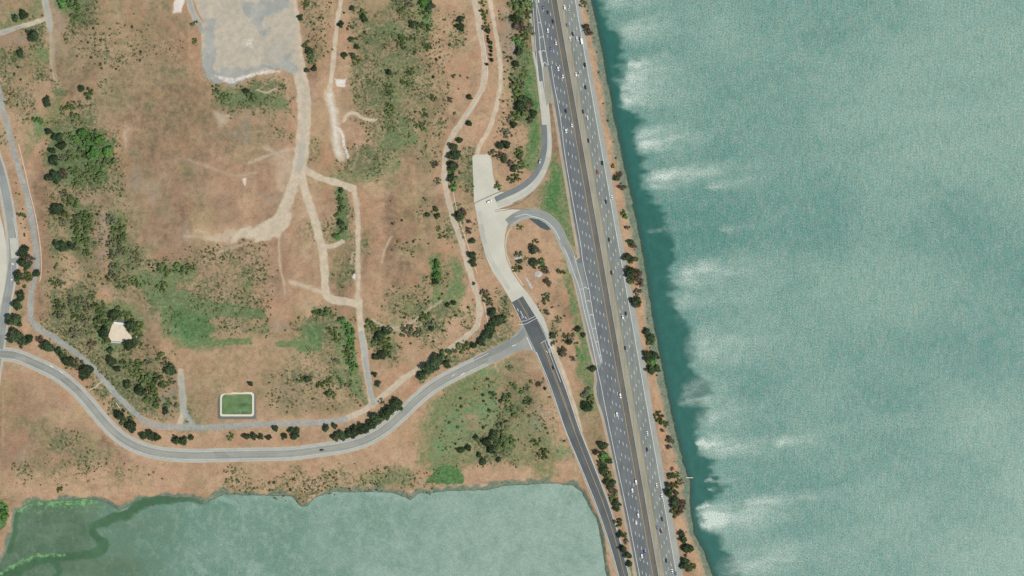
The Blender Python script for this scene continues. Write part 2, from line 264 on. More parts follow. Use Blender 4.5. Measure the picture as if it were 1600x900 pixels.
STROKES = [  # (layer, points, half width, feather, strength)
 ('gravel', TRACKW, 4.0, 2.6, .8), ('gravel', TRACKE, 3, 3, .3), ('pale', TRACKE, 4.2, 2, .7), ('tan', TRACKW, 9, 5, .6), ('tan', TRACKE, 8, 5, .5),
 ('gravel', [(450,-60),(456,20),(463,80),(470,120),(475,150),(476,190),(473,230),(468,258)], 5, 4, .34), ('pale', [(450,-60),(456,20),(463,80),(470,120),(475,150),(476,190),(473,230),(468,262)], 9.5, 3.5, 1.),
 ('pale', [(468,258),(478,300),(488,330),(498,365),(505,395),(508,430),(509,455),(520,468),(545,472),(560,475)], 5.4, 3.5, .95), ('pale', [(466,262),(455,300),(445,325),(432,345),(410,358)], 7, 5, .95), ('pale', [(410,360),(370,368),(320,371),(290,369)], 2.5, 6, .45),
 ('pale', [(474,262),(500,278),(530,287),(552,295)], 4.2, 3, .95), ('tan', [(552,295),(558,320),(560,360),(560,420),(560,475)], 6, 4, .8), ('pale', [(552,295),(558,320),(560,360),(560,420),(560,475),(563,500),(568,540)], 3, 3, .75), ('pale', [(505,385),(522,385),(535,378)], 3, 3, .8),
 ('pale', [(562,470),(563,500),(568,540),(573,580),(581,628)], 4.5, 3, .8), ('gravel', [(565,520),(570,555),(577,600),(583,628)], 3.5, 3, .8),
 ('pale', [(283,580),(284,610),(287,640),(280,667)], 4, 4, .8), ('gravel', [(284,590),(287,640),(300,664),(275,667)], 4, 4, .7),
 ('pale', [(-20,58),(0,52),(30,42),(65,32),(75,25)], 3.2, 2.5, .8), ('gravel', [(-20,58),(0,52),(30,42)], 2.5, 2, .7), ('pale', [(67,-20),(72,10),(78,40)], 4.5, 4, .8), ('gravel', [(70,0),(77,30),(78,45)], 3.5, 4, .7), ('pale', [(79,45),(80,95),(86,125)], 2, 4, .5),
 ('pale', [(537,-20),(530,22),(525,60),(521,100),(516,140)], 3, 2.2, .9), ('chalk', [(515,148),(518,165),(523,180),(524,200),(526,222),(531,245)], 3.0, 4.5, .55), ('chalk', [(524,200),(533,205),(538,225),(544,246)], 2, 3, .6), ('pale', [(515,148),(518,165),(523,180),(526,222),(533,246)], 7, 5, .7), ('pale', [(537,190),(545,178),(555,178),(570,186),(588,188)], 2.4, 2.5, .8),
 ('pale', [(764,-20),(769,20),(775,55),(781,95),(782,130),(776,165),(765,200),(750,228),(746,240)], 2.8, 1.8, .9), ('tan', [(764,-20),(775,55),(782,130),(765,200),(746,240)], 6, 4, .8),
 ('pale', [(293,-10),(300,15),(310,35)], 4, 3, .9), ('gravel', [(295,0),(306,28),(318,50)], 3, 2.5, .8), ('gravel', [(468,262),(473,230)], 6, 4, .5),
 ('tan', [(296,55),(298,90),(300,120)], 2, 3, .7), ('pale', [(430,60),(445,95),(420,130),(400,142)], 1.2, 1.5, .4), ('pale', [(402,140),(415,146),(430,140)], 1.2, 1.5, .6),
 ('tan', [(437,380),(438,410),(446,450)], 2, 4, .7), ('tan', [(504,95),(505,150),(500,230)], 5, 8, .5), ('tan', [(640,250),(655,330),(668,400),(676,500)], 3, 5, .5),
 ('tan', [(500,262),(510,245),(512,225)], 1.5, 2, .7), ('pale', [(583,500),(610,512),(640,505),(665,488),(690,470)], 1.8, 3, .5), ('tan', [(3,610),(5,650),(4,700)], 1, 2, .6), ('pale', [(140,610),(160,595)], 1, 1.2, .7),
 ('tan', [(848,560),(872,620),(892,675),(905,705)], 8, 4, .5), ('dark', [(848,312),(858,290),(866,300),(878,345)], 1.2, 2, .25), ('tan', SROAD, 14, 6, .75),
 ('pale', [(390,255),(430,240),(460,232)], 2.5, 4, .5), ('pale', [(340,395),(390,378),(430,352)], 2, 4, .45), ('pale', [(455,440),(490,452),(509,458)], 3, 5, .6), ('tan', [(412,470),(450,490),(500,470)], 3, 5, .6), ('pale', [(438,372),(437,400),(441,430),(447,460)], 1.6, 3, .5), ('pale', [(552,205),(560,240),(552,262)], 1.2, 3, .4), ('pale', [(612,370),(600,395),(596,410)], 1.5, 3, .5), ('pale', [(552,395),(549,412)], 2, 3, .5), ('pale', [(470,262),(440,245),(415,230)], 3, 6, .5), ('pale', [(296,250),(330,262),(370,275),(400,270)], 2, 6, .4),
 ('pale', [(660,505),(645,512),(610,515),(590,505)], 1.5, 3, .5), ('tan', [(165,330),(168,400),(160,450)], 4, 6, .4), ('pale', [(83,60),(84,100),(92,140)], 2, 4, .4), ('gravel', [(790,15),(800,60),(803,85)], 4, 6, .4), ('olive', [(790,300),(812,318),(835,322)], 4, 5, .5),
]

# ------------------------------------------------------------------ ground sheet
stp = 1.25
gx = np.concatenate([[-22000, -3000, -600, -200], np.arange(-90, 1175, stp), [1300, 1800, 3000, 9000, 22000]])
gy = np.concatenate([[-22000, -3000, -600, -200], np.arange(-70, 972, stp), [1100, 1500, 4000, 22000]])
PX, PY = np.meshgrid(gx, gy)
CX, CY = np.clip(PX, -90, 1175), np.clip(PY, -70, 972)
wx = CX + (fbm(CX, CY, 26, 3) - .5) * 26 + (fbm(CX, CY, 7, 5, 3) - .5) * 10
wy = CY + (fbm(CX, CY, 26, 13) - .5) * 26 + (fbm(CX, CY, 7, 15, 3) - .5) * 10
ex = CX + (fbm(CX, CY, 9, 23, 3) - .5) * 4; ey = CY + (fbm(CX, CY, 9, 27, 3) - .5) * 4
bayd = np.interp(PY, [p[1] for p in BAY], [p[0] for p in BAY])
bxw = bayd + (fbm(PX * 0, CY, 10, 41, 3) - .5) * 4
DB = (bxw - PX) * .98                                       # + on land
DL = -sdist(CX + (fbm(CX, CY, 12, 43, 3) - .5) * 4, CY + (fbm(CX, CY, 12, 47, 3) - .5) * 4, LAG)
M = np.zeros((12,) + PX.shape, np.float32)
# survey of the ground cover, one number per 25 x 25 units, from the north west
COVER = [
 [3, 3, 6, 10, 9, 7, 3, 3, 1, 3, 3, 5, 0, 0, 0, 0, 0, 0, 0, 8, 4, 5, 8, 3, 7, 7, 9, 5, 5, 0, 5, 5, 7, 9, 0, 0, 0],
 [6, 7, 7, 10, 7, 7, 3, 0, 1, 1, 1, 3, 0, 0, 0, 0, 0, 0, 0, 8, 4, 5, 8, 7, 3, 7, 9, 5, 8, 0, 5, 10, 7, 7, 0, 0, 0],
 [10, 10, 7, 10, 8, 3, 8, 1, 1, 1, 1, 1, 5, 0, 0, 0, 0, 0, 0, 2, 4, 5, 7, 7, 3, 7, 7, 5, 8, 0, 5, 10, 10, 7, 0, 0, 0],
 [7, 7, 9, 10, 3, 8, 8, 8, 1, 1, 1, 1, 5, 5, 0, 0, 0, 0, 0, 7, 4, 5, 8, 3, 7, 7, 8, 5, 5, 0, 5, 10, 7, 9, 0, 0, 0],
 [8, 3, 7, 2, 3, 2, 3, 3, 3, 3, 3, 3, 5, 5, 0, 0, 0, 0, 0, 2, 5, 5, 7, 3, 3, 7, 8, 4, 5, 0, 5, 5, 7, 9, 0, 0, 0],
 [8, 8, 4, 7, 2, 3, 8, 3, 1, 3, 2, 2, 3, 5, 6, 7, 7, 7, 0, 10, 5, 5, 8, 7, 8, 7, 8, 4, 5, 0, 5, 5, 7, 9, 0, 0, 0],
 [8, 8, 4, 6, 5, 8, 3, 3, 2, 3, 2, 2, 1, 3, 7, 7, 7, 9, 5, 10, 5, 0, 8, 7, 7, 8, 8, 2, 0, 5, 5, 0, 7, 9, 2, 0, 0],
 [5, 8, 9, 7, 7, 7, 3, 1, 2, 2, 2, 2, 2, 1, 5, 10, 4, 3, 0, 0, 5, 5, 8, 8, 7, 7, 3, 8, 2, 5, 5, 5, 7, 9, 2, 2, 0],
 [8, 5, 9, 7, 9, 9, 3, 5, 2, 2, 2, 1, 5, 1, 10, 10, 3, 8, 0, 5, 5, 5, 5, 5, 7, 9, 3, 8, 5, 5, 5, 5, 5, 9, 0, 2, 0],
 [5, 0, 5, 7, 7, 9, 9, 4, 3, 2, 1, 1, 1, 5, 1, 1, 1, 5, 0, 8, 0, 0, 7, 7, 7, 2, 3, 3, 10, 7, 0, 5, 8, 9, 0, 6, 2],
 [0, 5, 2, 7, 7, 9, 9, 3, 10, 1, 1, 3, 1, 1, 5, 5, 1, 5, 0, 5, 0, 8, 7, 7, 6, 2, 3, 5, 10, 7, 5, 0, 5, 6, 0, 9, 2],
 [0, 5, 2, 7, 8, 8, 3, 3, 10, 10, 1, 1, 1, 5, 5, 5, 1, 5, 0, 0, 3, 2, 5, 5, 3, 2, 3, 0, 8, 7, 5, 0, 5, 0, 3, 9, 2],
 [0, 5, 2, 8, 7, 3, 2, 3, 1, 10, 1, 1, 3, 1, 1, 5, 10, 10, 0, 0, 2, 7, 5, 5, 2, 3, 3, 2, 0, 8, 5, 0, 0, 3, 6, 9, 2],
 [0, 0, 2, 7, 7, 7, 10, 6, 3, 1, 10, 2, 3, 1, 1, 5, 1, 1, 0, 0, 2, 7, 5, 5, 2, 2, 8, 3, 7, 5, 8, 0, 0, 5, 6, 9, 3],
 [0, 0, 2, 8, 6, 7, 10, 7, 3, 1, 2, 10, 5, 5, 5, 5, 5, 5, 0, 8, 8, 7, 3, 5, 2, 2, 3, 5, 7, 5, 8, 5, 5, 0, 0, 3, 2],
 [0, 0, 2, 7, 7, 7, 10, 7, 7, 3, 1, 1, 3, 5, 1, 1, 5, 1, 0, 0, 5, 3, 7, 5, 2, 8, 3, 5, 5, 5, 8, 5, 5, 5, 5, 0, 3],
 [0, 0, 2, 3, 5, 3, 10, 7, 7, 8, 1, 1, 1, 4, 8, 4, 1, 1, 5, 0, 5, 7, 2, 5, 2, 2, 5, 8, 9, 5, 5, 0, 8, 5, 5, 6, 3],
 [0, 0, 2, 8, 5, 8, 3, 7, 9, 9, 9, 6, 8, 8, 4, 6, 1, 1, 5, 0, 0, 7, 2, 5, 2, 1, 8, 8, 9, 5, 5, 5, 5, 2, 5, 6, 3],
 [0, 0, 2, 7, 7, 7, 5, 8, 3, 9, 9, 8, 7, 8, 8, 3, 5, 1, 5, 5, 5, 2, 0, 5, 8, 8, 8, 6, 9, 5, 5, 7, 0, 5, 2, 5, 6],
 [0, 3, 2, 7, 7, 7, 7, 9, 1, 7, 9, 9, 9, 6, 6, 6, 5, 5, 3, 5, 7, 10, 3, 5, 8, 8, 7, 7, 7, 8, 5, 7, 0, 8, 5, 2, 6],
 [0, 5, 8, 7, 7, 7, 9, 0, 1, 1, 9, 9, 8, 8, 8, 8, 6, 10, 8, 7, 7, 9, 5, 7, 6, 5, 7, 7, 5, 8, 5, 7, 0, 0, 8, 5, 6],
 [0, 5, 5, 8, 7, 8, 9, 9, 1, 1, 5, 6, 9, 6, 5, 5, 4, 0, 9, 9, 7, 9, 5, 7, 7, 0, 8, 8, 5, 5, 7, 7, 0, 0, 5, 5, 9],
 [0, 0, 5, 5, 8, 7, 7, 7, 8, 3, 5, 5, 5, 4, 4, 0, 5, 5, 3, 5, 3, 9, 5, 5, 8, 5, 0, 5, 7, 7, 0, 0, 3, 0, 10, 5, 9],
 [0, 0, 5, 0, 5, 8, 7, 7, 7, 7, 3, 5, 3, 4, 5, 5, 3, 3, 7, 8, 7, 7, 6, 5, 5, 5, 7, 0, 0, 3, 6, 6, 3, 1, 0, 5, 6],
 [1, 1, 0, 0, 0, 5, 7, 7, 7, 7, 10, 3, 3, 3, 5, 3, 3, 10, 8, 3, 8, 3, 6, 5, 5, 0, 0, 5, 3, 6, 9, 3, 7, 3, 0, 5, 6],
 [1, 1, 1, 0, 0, 0, 5, 7, 7, 7, 10, 7, 3, 0, 0, 0, 5, 0, 0, 0, 0, 3, 5, 0, 0, 0, 5, 6, 6, 9, 6, 7, 7, 3, 5, 0, 6],
 [1, 3, 3, 0, 0, 0, 5, 5, 5, 5, 5, 6, 6, 3, 3, 5, 0, 0, 0, 0, 0, 0, 0, 0, 5, 5, 6, 6, 9, 2, 6, 7, 6, 10, 5, 0, 3],
 [1, 1, 3, 7, 8, 3, 2, 0, 0, 0, 0, 0, 0, 0, 0, 0, 0, 0, 0, 0, 0, 0, 5, 5, 5, 5, 6, 6, 6, 7, 7, 7, 6, 6, 5, 0, 3],
 [1, 10, 3, 4, 8, 8, 3, 1, 0, 0, 5, 5, 5, 5, 5, 5, 5, 5, 5, 5, 5, 5, 5, 0, 5, 5, 6, 6, 6, 6, 7, 7, 6, 3, 6, 0, 0],
 [1, 8, 3, 8, 3, 8, 5, 8, 5, 5, 5, 5, 5, 5, 8, 3, 5, 5, 8, 5, 8, 8, 3, 8, 7, 6, 5, 9, 9, 5, 5, 5, 5, 6, 6, 5, 0],
 [3, 5, 5, 5, 5, 5, 5, 5, 5, 5, 5, 5, 4, 5, 8, 8, 5, 8, 8, 8, 8, 8, 3, 5, 3, 5, 5, 5, 5, 10, 10, 10, 10, 10, 10, 5, 0]]
KIND = [{}, dict(brown=.62), dict(brown=1.1), dict(olive=.85), dict(tan=.5, olive=.35), dict(tan=.55), dict(green=.55, olive=.6), dict(scrub=.9, olive=.95, green=.26), dict(scrub=.6, olive=.5), dict(green=.72, lush=.2, bright=.25), dict(gravel=.30, brown=.5)]   # 0 dry grass, 1 reddish grass, 2 dead brown grass, 3 olive grass, 4 straw, 5 bare tan soil, 6 green grass, 7 dense scrub, 8 thin scrub, 9 lush growth, 10 grey dust
u = np.clip(wx / 25 - .5, 0, 35.999); v = np.clip(wy / 25 - .5, 0, 29.999); iu, iv = np.floor(u).astype(int), np.floor(v).astype(int); fu, fv = u - iu, v - iv
fu = fu * fu * (3 - 2 * fu); fv = fv * fv * (3 - 2 * fv); landm = (wx < 940) & (wy < 785)
for lay in L:
    tab = np.array([[KIND[c].get(lay, 0) for c in row] for row in COVER], np.float32)
    if tab.max() > 0: M[L[lay]] = ((tab[iv, iu] * (1 - fu) + tab[iv, iu + 1] * fu) * (1 - fv) + (tab[iv + 1, iu] * (1 - fu) + tab[iv + 1, iu + 1] * fu) * fv) * landm
PAVED = np.zeros(PX.shape, bool)
def region(pts, pad):
    xs = [p[0] for p in pts]; ys = [p[1] for p in pts]
    i0, i1 = np.searchsorted(gx, [min(xs) - pad, max(xs) + pad]); j0, j1 = np.searchsorted(gy, [min(ys) - pad, max(ys) + pad])
    return np.s_[max(j0, 0):j1 + 1, max(i0, 0):i1 + 1]
for lay, pts, fe, st in PATCH:
    r = region(pts, fe + 14); soft = fe > 5
    d = sdist(wx[r] if soft else ex[r], wy[r] if soft else ey[r], pts)
    k = L[lay]; M[k][r] = np.maximum(M[k][r], st * sstep(-fe * .7, fe * .7, d))
def stroke(lay, pts, hw, fe, st):
    p = catmull(pts, 4); r = region(p, hw + fe + 6); d = seg_dist(ex[r], ey[r], p)
    k = L[lay]; M[k][r] = np.maximum(M[k][r], st * (1 - sstep(hw - fe * .7, hw + fe * 1.2, d)))
for s_ in STROKES: stroke(*s_)
yd = sdist(ex, ey, YARD); M[L['pale']] = np.maximum(M[L['pale']], .85 * sstep(-2, 2, yd)); M[L['gravel']] = np.maximum(M[L['gravel']], .40 * sstep(-2, 2, yd))
bw = (fbm(PX, CY, 16, 151, 3) - .5) * 9
M[L['gravel']] = np.maximum(M[L['gravel']], .42 * (1 - sstep(12, 21, DB + bw)) * (DB > 0)); M[L['olive']] = np.maximum(M[L['olive']], .8 * (1 - sstep(13, 22, DB + bw)) * (DB > 0))
M[L['bank']] = np.maximum(.95 * (1 - sstep(8, 17, DB + bw)), .85 * (1 - sstep(2, 11, DL + (fbm(CX, CY, 22, 141, 3) - .5) * 16)) * sstep(-6, 0, DL))
M[L['tan']] = np.maximum(M[L['tan']], .95 * sstep(11, 17, DB) * (1 - sstep(24, 34, DB)))
M[L['dark']] = np.maximum(M[L['dark']], np.maximum(1 - sstep(1.5, 5, DB), .55 * (1 - sstep(.3, 2.5, DL))))
# relief: flat coastal strip, a low capped mound inside the ring track, banks down to the water
MOUND = [(90,-90),(88,100),(100,250),(110,420),(110,480),(230,610),(300,630),(530,620),(600,560),(690,490),(690,430),(660,330),(650,240),(690,140),(705,-90)]
md = sdist(CX, CY, MOUND)
HT = GZ + 5.0 * sstep(0, 70, md) + (fbm(CX, CY, 60, 61, 4) - .5) * 3.2 * sstep(5, 60, md)
HT += (fbm(CX, CY, 9, 67, 3) - .5) * .7 * sstep(2, 25, md) * (1 - np.clip(M[L['gravel']] + M[L['pale']], 0, 1))
hb = np.interp(DB, [-30, -6, 0, 4, 12], [-4, -1.5, -.15, .9, GZ]); hl = np.interp(DL, [-30, -4, 0, 2.5, 6], [-2.5, -.8, -.1, .9, GZ])
HT = np.minimum(HT, np.minimum(np.where(hb < GZ, hb, 99), np.where(hl < GZ, hl, 99)))
BASIN = [(344,613),(396,612),(398,650),(342,652)]
HT = np.where(inside(PX, PY, [(349,618),(392,617),(393,646),(348,647)]), 1.0, HT)
def grid_faces(nx, ny):
    i = np.arange(nx * ny).reshape(ny, nx)
    return np.stack([i[:-1, :-1], i[1:, :-1], i[1:, 1:], i[:-1, 1:]], -1).reshape(-1, 4)
def add_attr(ob, name, chans):
    a = ob.data.attributes.new(name, 'FLOAT_COLOR', 'POINT')
    a.data.foreach_set('color', np.stack([c.ravel() for c in chans], -1).astype(np.float32).ravel())
def ground_h(px, py):
    i = min(max(int(np.searchsorted(gx, px)), 0), len(gx) - 1); j = min(max(int(np.searchsorted(gy, py)), 0), len(gy) - 1); return float(HT[j, i])

def ground_material():
    t = NT('dry_grassland')
    green, lush, brown, scrub = t.attr('cover_a'); pale, gravel, tan, chalk = t.attr('cover_b'); bank, dark, olive, bright = t.attr('cover_c')
    big = t.noise(.012, 4); mid = t.noise(.06, 5, .65); fine = t.noise(.32, 4, .7); grain = t.noise(1.0, 2, .7); blot = t.noise(.14, 3, .6); wisp = t.noise(.40, 4, .8)
    def rag(m, n, amt=.55, lo=.12, hi=.78): return t.rng(t.math('ADD', m, t.math('MULTIPLY', t.math('SUBTRACT', n, .5), amt)), lo, hi)
    def soft(m, n): return t.math('MULTIPLY', m, t.rng(n, .34, .62, .35, 1.05), clamp=True)
    patch = t.noise(.03, 6, .72, dist=.4); tuft = t.noise(.17, 5, .75)
    col = t.mix(t.rng(big, .35, .65), C(184, 150, 117), C(164, 133, 102))
    col = t.mix(t.rng(mid, .42, .68), col, C(190, 156, 124)); col = t.mix(t.math('MULTIPLY', t.rng(patch, .48, .64), .5), col, C(146, 132, 98))
    col = t.mix(t.math('MULTIPLY', t.rng(t.noise(.02, 5, .7), .52, .66), .5), col, C(180, 158, 108)); col = t.mix(t.math('MULTIPLY', t.rng(tuft, .50, .66), .5), col, C(136, 118, 88))
    col = t.mix(t.math('MULTIPLY', t.rng(blot, .55, .70), .45), col, C(130, 126, 88)); col = t.mix(t.math('MULTIPLY', t.rng(t.noise(.045, 5, .7), .56, .70), .5), col, C(196, 160, 132))
    p2 = t.noise(.024, 6, .75, dist=.8); col = t.mix(t.math('MULTIPLY', t.rng(p2, .50, .64), .6), col, C(176, 126, 90)); col = t.mix(t.math('MULTIPLY', t.rng(p2, .36, .48, 1, 0), .5), col, C(198, 176, 132))
    col = t.mix(t.math('MULTIPLY', t.rng(wisp, .50, .66), .5), col, C(132, 116, 86)); col = t.mix(t.math('MULTIPLY', t.rng(wisp, .34, .48, 1, 0), .4), col, C(206, 176, 140))
    col = t.mix(t.math('MULTIPLY', soft(brown, mid), .95), col, t.mix(t.rng(tuft, .35, .62), C(152, 120, 92), C(122, 104, 80)))
    col = t.mix(t.math('MULTIPLY', soft(olive, patch), .9), col, t.mix(t.rng(tuft, .38, .62), C(150, 138, 96), C(112, 112, 80)))
    col = t.mix(t.math('MULTIPLY', soft(tan, mid), .7), col, t.mix(t.rng(tuft, .36, .66), C(206, 168, 130), C(184, 147, 112)))
    col = t.mix(rag(green, tuft, 1.3), col, t.mix(t.rng(fine, .38, .62), C(98, 122, 76), C(130, 138, 92)))
    col = t.mix(t.math('MULTIPLY', rag(bright, tuft, 1.3), .75), col, C(116, 150, 100))
    col = t.mix(rag(lush, tuft, 1.0), col, t.mix(t.rng(fine, .36, .64), C(72, 110, 62), C(98, 136, 78)))
    sp = t.rng(t.math('ADD', t.noise(.30, 3, .7), t.math('MULTIPLY', scrub, .22)), .60, .72)
    col = t.mix(t.math('MULTIPLY', sp, t.rng(scrub, .05, .3, 0, .85)), col, t.mix(t.rng(grain, .4, .6), C(86, 104, 72), C(110, 120, 80)))
    col = t.mix(t.math('MULTIPLY', rag(pale, tuft, .55), .9), col, t.mix(t.rng(blot, .35, .65), C(210, 195, 166), C(194, 180, 153)))
    col = t.mix(t.math('MULTIPLY', rag(gravel, tuft, .35), .9), col, t.mix(t.rng(mid, .35, .65), C(170, 173, 162), C(152, 157, 150)))
    col = t.mix(rag(chalk, fine, 1.2), col, C(222, 214, 200))
    col = t.mix(rag(bank, tuft, .8), col, t.mix(t.rng(fine, .35, .65), C(94, 118, 98), C(134, 136, 112)))
    col = t.mix(rag(dark, fine, .8), col, t.mix(t.rng(grain, .4, .6), C(44, 70, 62), C(70, 90, 78)))
    col = t.mix(t.math('MULTIPLY_ADD', pale, -.8, 1., clamp=True), col, t.mix(1, col, t.grey(t.rng(wisp, .32, .68, .86, 1.14, False)), 'MULTIPLY')); col = t.mix(t.math('MULTIPLY_ADD', pale, -.6, 1., clamp=True), col, t.grey(t.rng(grain, .3, .7, .82, 1.18, False)), 'MULTIPLY')
    hs = t.n('ShaderNodeHueSaturation'); hs.inputs['Saturation'].default_value = .94; t.put(hs.inputs['Color'], col); col = hs.outputs[0]
    t.bump(t.math('ADD', t.math('MULTIPLY', grain, .35), fine), .3, .35)
    return t.done(col, .95, .1)
gnd = mesh_np('ground', np.stack([X(PX), Y(PY), HT], -1).reshape(-1, 3), grid_faces(len(gx), len(gy)), ground_material(), smooth=True)
tag(gnd, kind='structure')
add_attr(gnd, 'cover_a', M[0:4]); add_attr(gnd, 'cover_b', M[4:8]); add_attr(gnd, 'cover_c', M[8:12])

# ------------------------------------------------------------------ water
def water_grid(name, x0, x1, y0, y1, step, fx, fy, mask, mat, z=0.):
    xs = np.concatenate([fx[0], np.arange(x0, x1, step), fx[1]]); ys = np.concatenate([fy[0], np.arange(y0, y1, step), fy[1]])
    A, B = np.meshgrid(xs, ys)
    o = mesh_np(name, np.stack([X(A), Y(B), np.full(A.shape, z)], -1).reshape(-1, 3), grid_faces(len(xs), len(ys)), mat)
    add_attr(o, 'water_a', mask(np.clip(A, x0, x1), np.clip(B, y0, y1))); return tag(o, kind='structure')
GLINT_PLUMES = [(972,157,70,13,1.5),(974,140,65,16,1.4),(976,122,65,18,1.5),(981,102,65,12,1.2),(994,227,70,12,1.7),(993,209,60,9,1.0),(1008,278,110,11,1.7),(1012,293,70,6,.8),(1105,291,60,9,.9),(1052,432,150,26,.85),(1045,472,120,18,.5),(1070,545,160,38,.6),(1088,694,42,11,2.2),(1098,704,130,16,.9),(1205,692,70,12,.9),(1091,815,85,17,2.1),(1092,795,46,9,1.3),(1165,787,110,12,1.0),(1105,752,40,3.5,1.0),(1106,766,14,3,1.2),(950,2,90,20,.9),(966,50,120,28,.8),(1122,886,220,30,.7),(1060,612,90,20,.5),(1062,628,70,12,.7),(1010,362,60,6,.5),(1125,360,50,8,.4),(1085,655,120,24,.6)]  # fans of sun glint on wind-ruffled water, painted into the bay colour
def bay_mask(a, b):
    d = a - np.interp(b, [p[1] for p in BAY], [p[0] for p in BAY])
    edge = np.interp(b, [-70,0,40,80,100,150,165,190,222,250,277,300,330,380,430,480,530,570,600,640,680,700,730,760,790,810,850,900], [10,14,26,38,26,16,24,50,26,38,26,40,56,66,46,58,60,64,84,66,46,34,50,72,24,16,48,54])
    n = fbm(a * .5, b * 1.3 + a * .12, 15, 91, 4); n2 = fbm(a * .35, b * 1.2 + a * .1, 7, 191, 3); lee = 1 - sstep(-13, 24, d - edge * .66 + (n - .5) * 40 + (n2 - .5) * 16)
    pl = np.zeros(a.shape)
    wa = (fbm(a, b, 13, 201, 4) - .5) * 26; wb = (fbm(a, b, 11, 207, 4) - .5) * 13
    for x0, y0, ln, hw, st in GLINT_PLUMES:
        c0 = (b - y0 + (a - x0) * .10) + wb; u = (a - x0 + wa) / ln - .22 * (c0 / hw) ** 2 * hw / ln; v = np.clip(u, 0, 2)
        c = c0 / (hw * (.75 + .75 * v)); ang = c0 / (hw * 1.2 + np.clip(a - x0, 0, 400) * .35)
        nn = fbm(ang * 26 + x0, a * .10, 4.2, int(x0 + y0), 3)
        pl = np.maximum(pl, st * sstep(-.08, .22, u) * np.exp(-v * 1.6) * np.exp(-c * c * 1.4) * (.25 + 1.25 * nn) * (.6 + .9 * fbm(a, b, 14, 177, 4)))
    big = fbm(a, b * 1.1 + a * .1, 120, 95, 5); big = np.clip((big - .5) * .75 + .5 + .25 * sstep(1150, 1500, a) * (1 - sstep(200, 420, b)) - .22 * np.exp(-((a - 1080) / 90) ** 2 - ((b - 350) / 60) ** 2) - .2 * np.exp(-((a - 1190) / 120) ** 2 - ((b - 760) / 60) ** 2) + .12 * sstep(1250, 1500, a) * sstep(550, 800, b), 0, 1)
    return [np.clip(pl, 0, 1.2), np.clip(lee, 0, 1), big, 1 - sstep(0, 9, d)]
def wave_grain(t, opn):
    """ruffled water noise: small waves for the bump, sparkle and mottling painted into colour"""
    g1 = t.noise(.6, 3, .85); g2 = t.noise(.75, 2, .85, vec=t.mapped(.35, (1, .75, 1))); h = t.noise(.11, 4, .7, vec=t.mapped(1.1, (1, .8, 1)))
    g = t.math('ADD', t.math('MULTIPLY', g1, .5), t.math('MULTIPLY', g2, .5)); return g, g1, g2, h
def bay_material():
    t = NT('bay_water'); plume, lee, big, shal = t.attr('water_a'); opn = t.math('SUBTRACT', 1, lee); g, g1, g2, h = wave_grain(t, opn)
    col = t.mix(t.rng(big, .15, .85), C(92, 140, 127), C(136, 168, 153))
    col = t.mix(t.math('MULTIPLY', t.rng(h, .44, .70), .40), col, C(146, 162, 144)); col = t.mix(t.math('MULTIPLY', t.rng(h, .30, .52, 1, 0), .38), col, C(88, 142, 127))
    col = t.mix(1, col, t.grey(t.rng(g, .37, .63, .54, 1.46, False)), 'MULTIPLY')
    col = t.mix(t.math('MULTIPLY', t.rng(g2, .62, .74), .35), col, C(206, 220, 206))  # sun sparkle on the waves painted in as pale specks
    wl = t.noise(1, 3, .6, vec=t.mapped(-.45, (.5, .07, 1))); col = t.mix(1, col, t.grey(t.rng(wl, .32, .68, .87, 1.13, False)), 'MULTIPLY')
    calm = t.mix(t.rng(h, .3, .7), C(42, 98, 87), C(50, 108, 95)); col = t.mix(t.rng(t.math('ADD', lee, t.math('MULTIPLY', t.math('SUBTRACT', g, .5), .9)), .12, .88), col, calm)
    painted_glint = t.rng(t.math('MULTIPLY', plume, t.rng(g, .36, .60, .55, 1.2)), .03, 1.05, 0, 1., False)  # strength of the sun glint that is mixed into the base colour
    col = t.mix(painted_glint, col, t.mix(t.rng(g, .38, .60), C(172, 198, 182), C(222, 229, 215))); col = t.mix(t.math('MULTIPLY', shal, .7), col, C(44, 84, 74))
    t.bump(g, t.math('MULTIPLY_ADD', opn, .28, .03), .5)
    return t.done(col, .24, .4)
water_grid('bay_water', 890, 1700, -70, 970, 2.5, ([880], [1800, 3000, 9000, 22000]), ([-22000, -3000, -400], [1100, 2000, 22000]), bay_mask, bay_material())

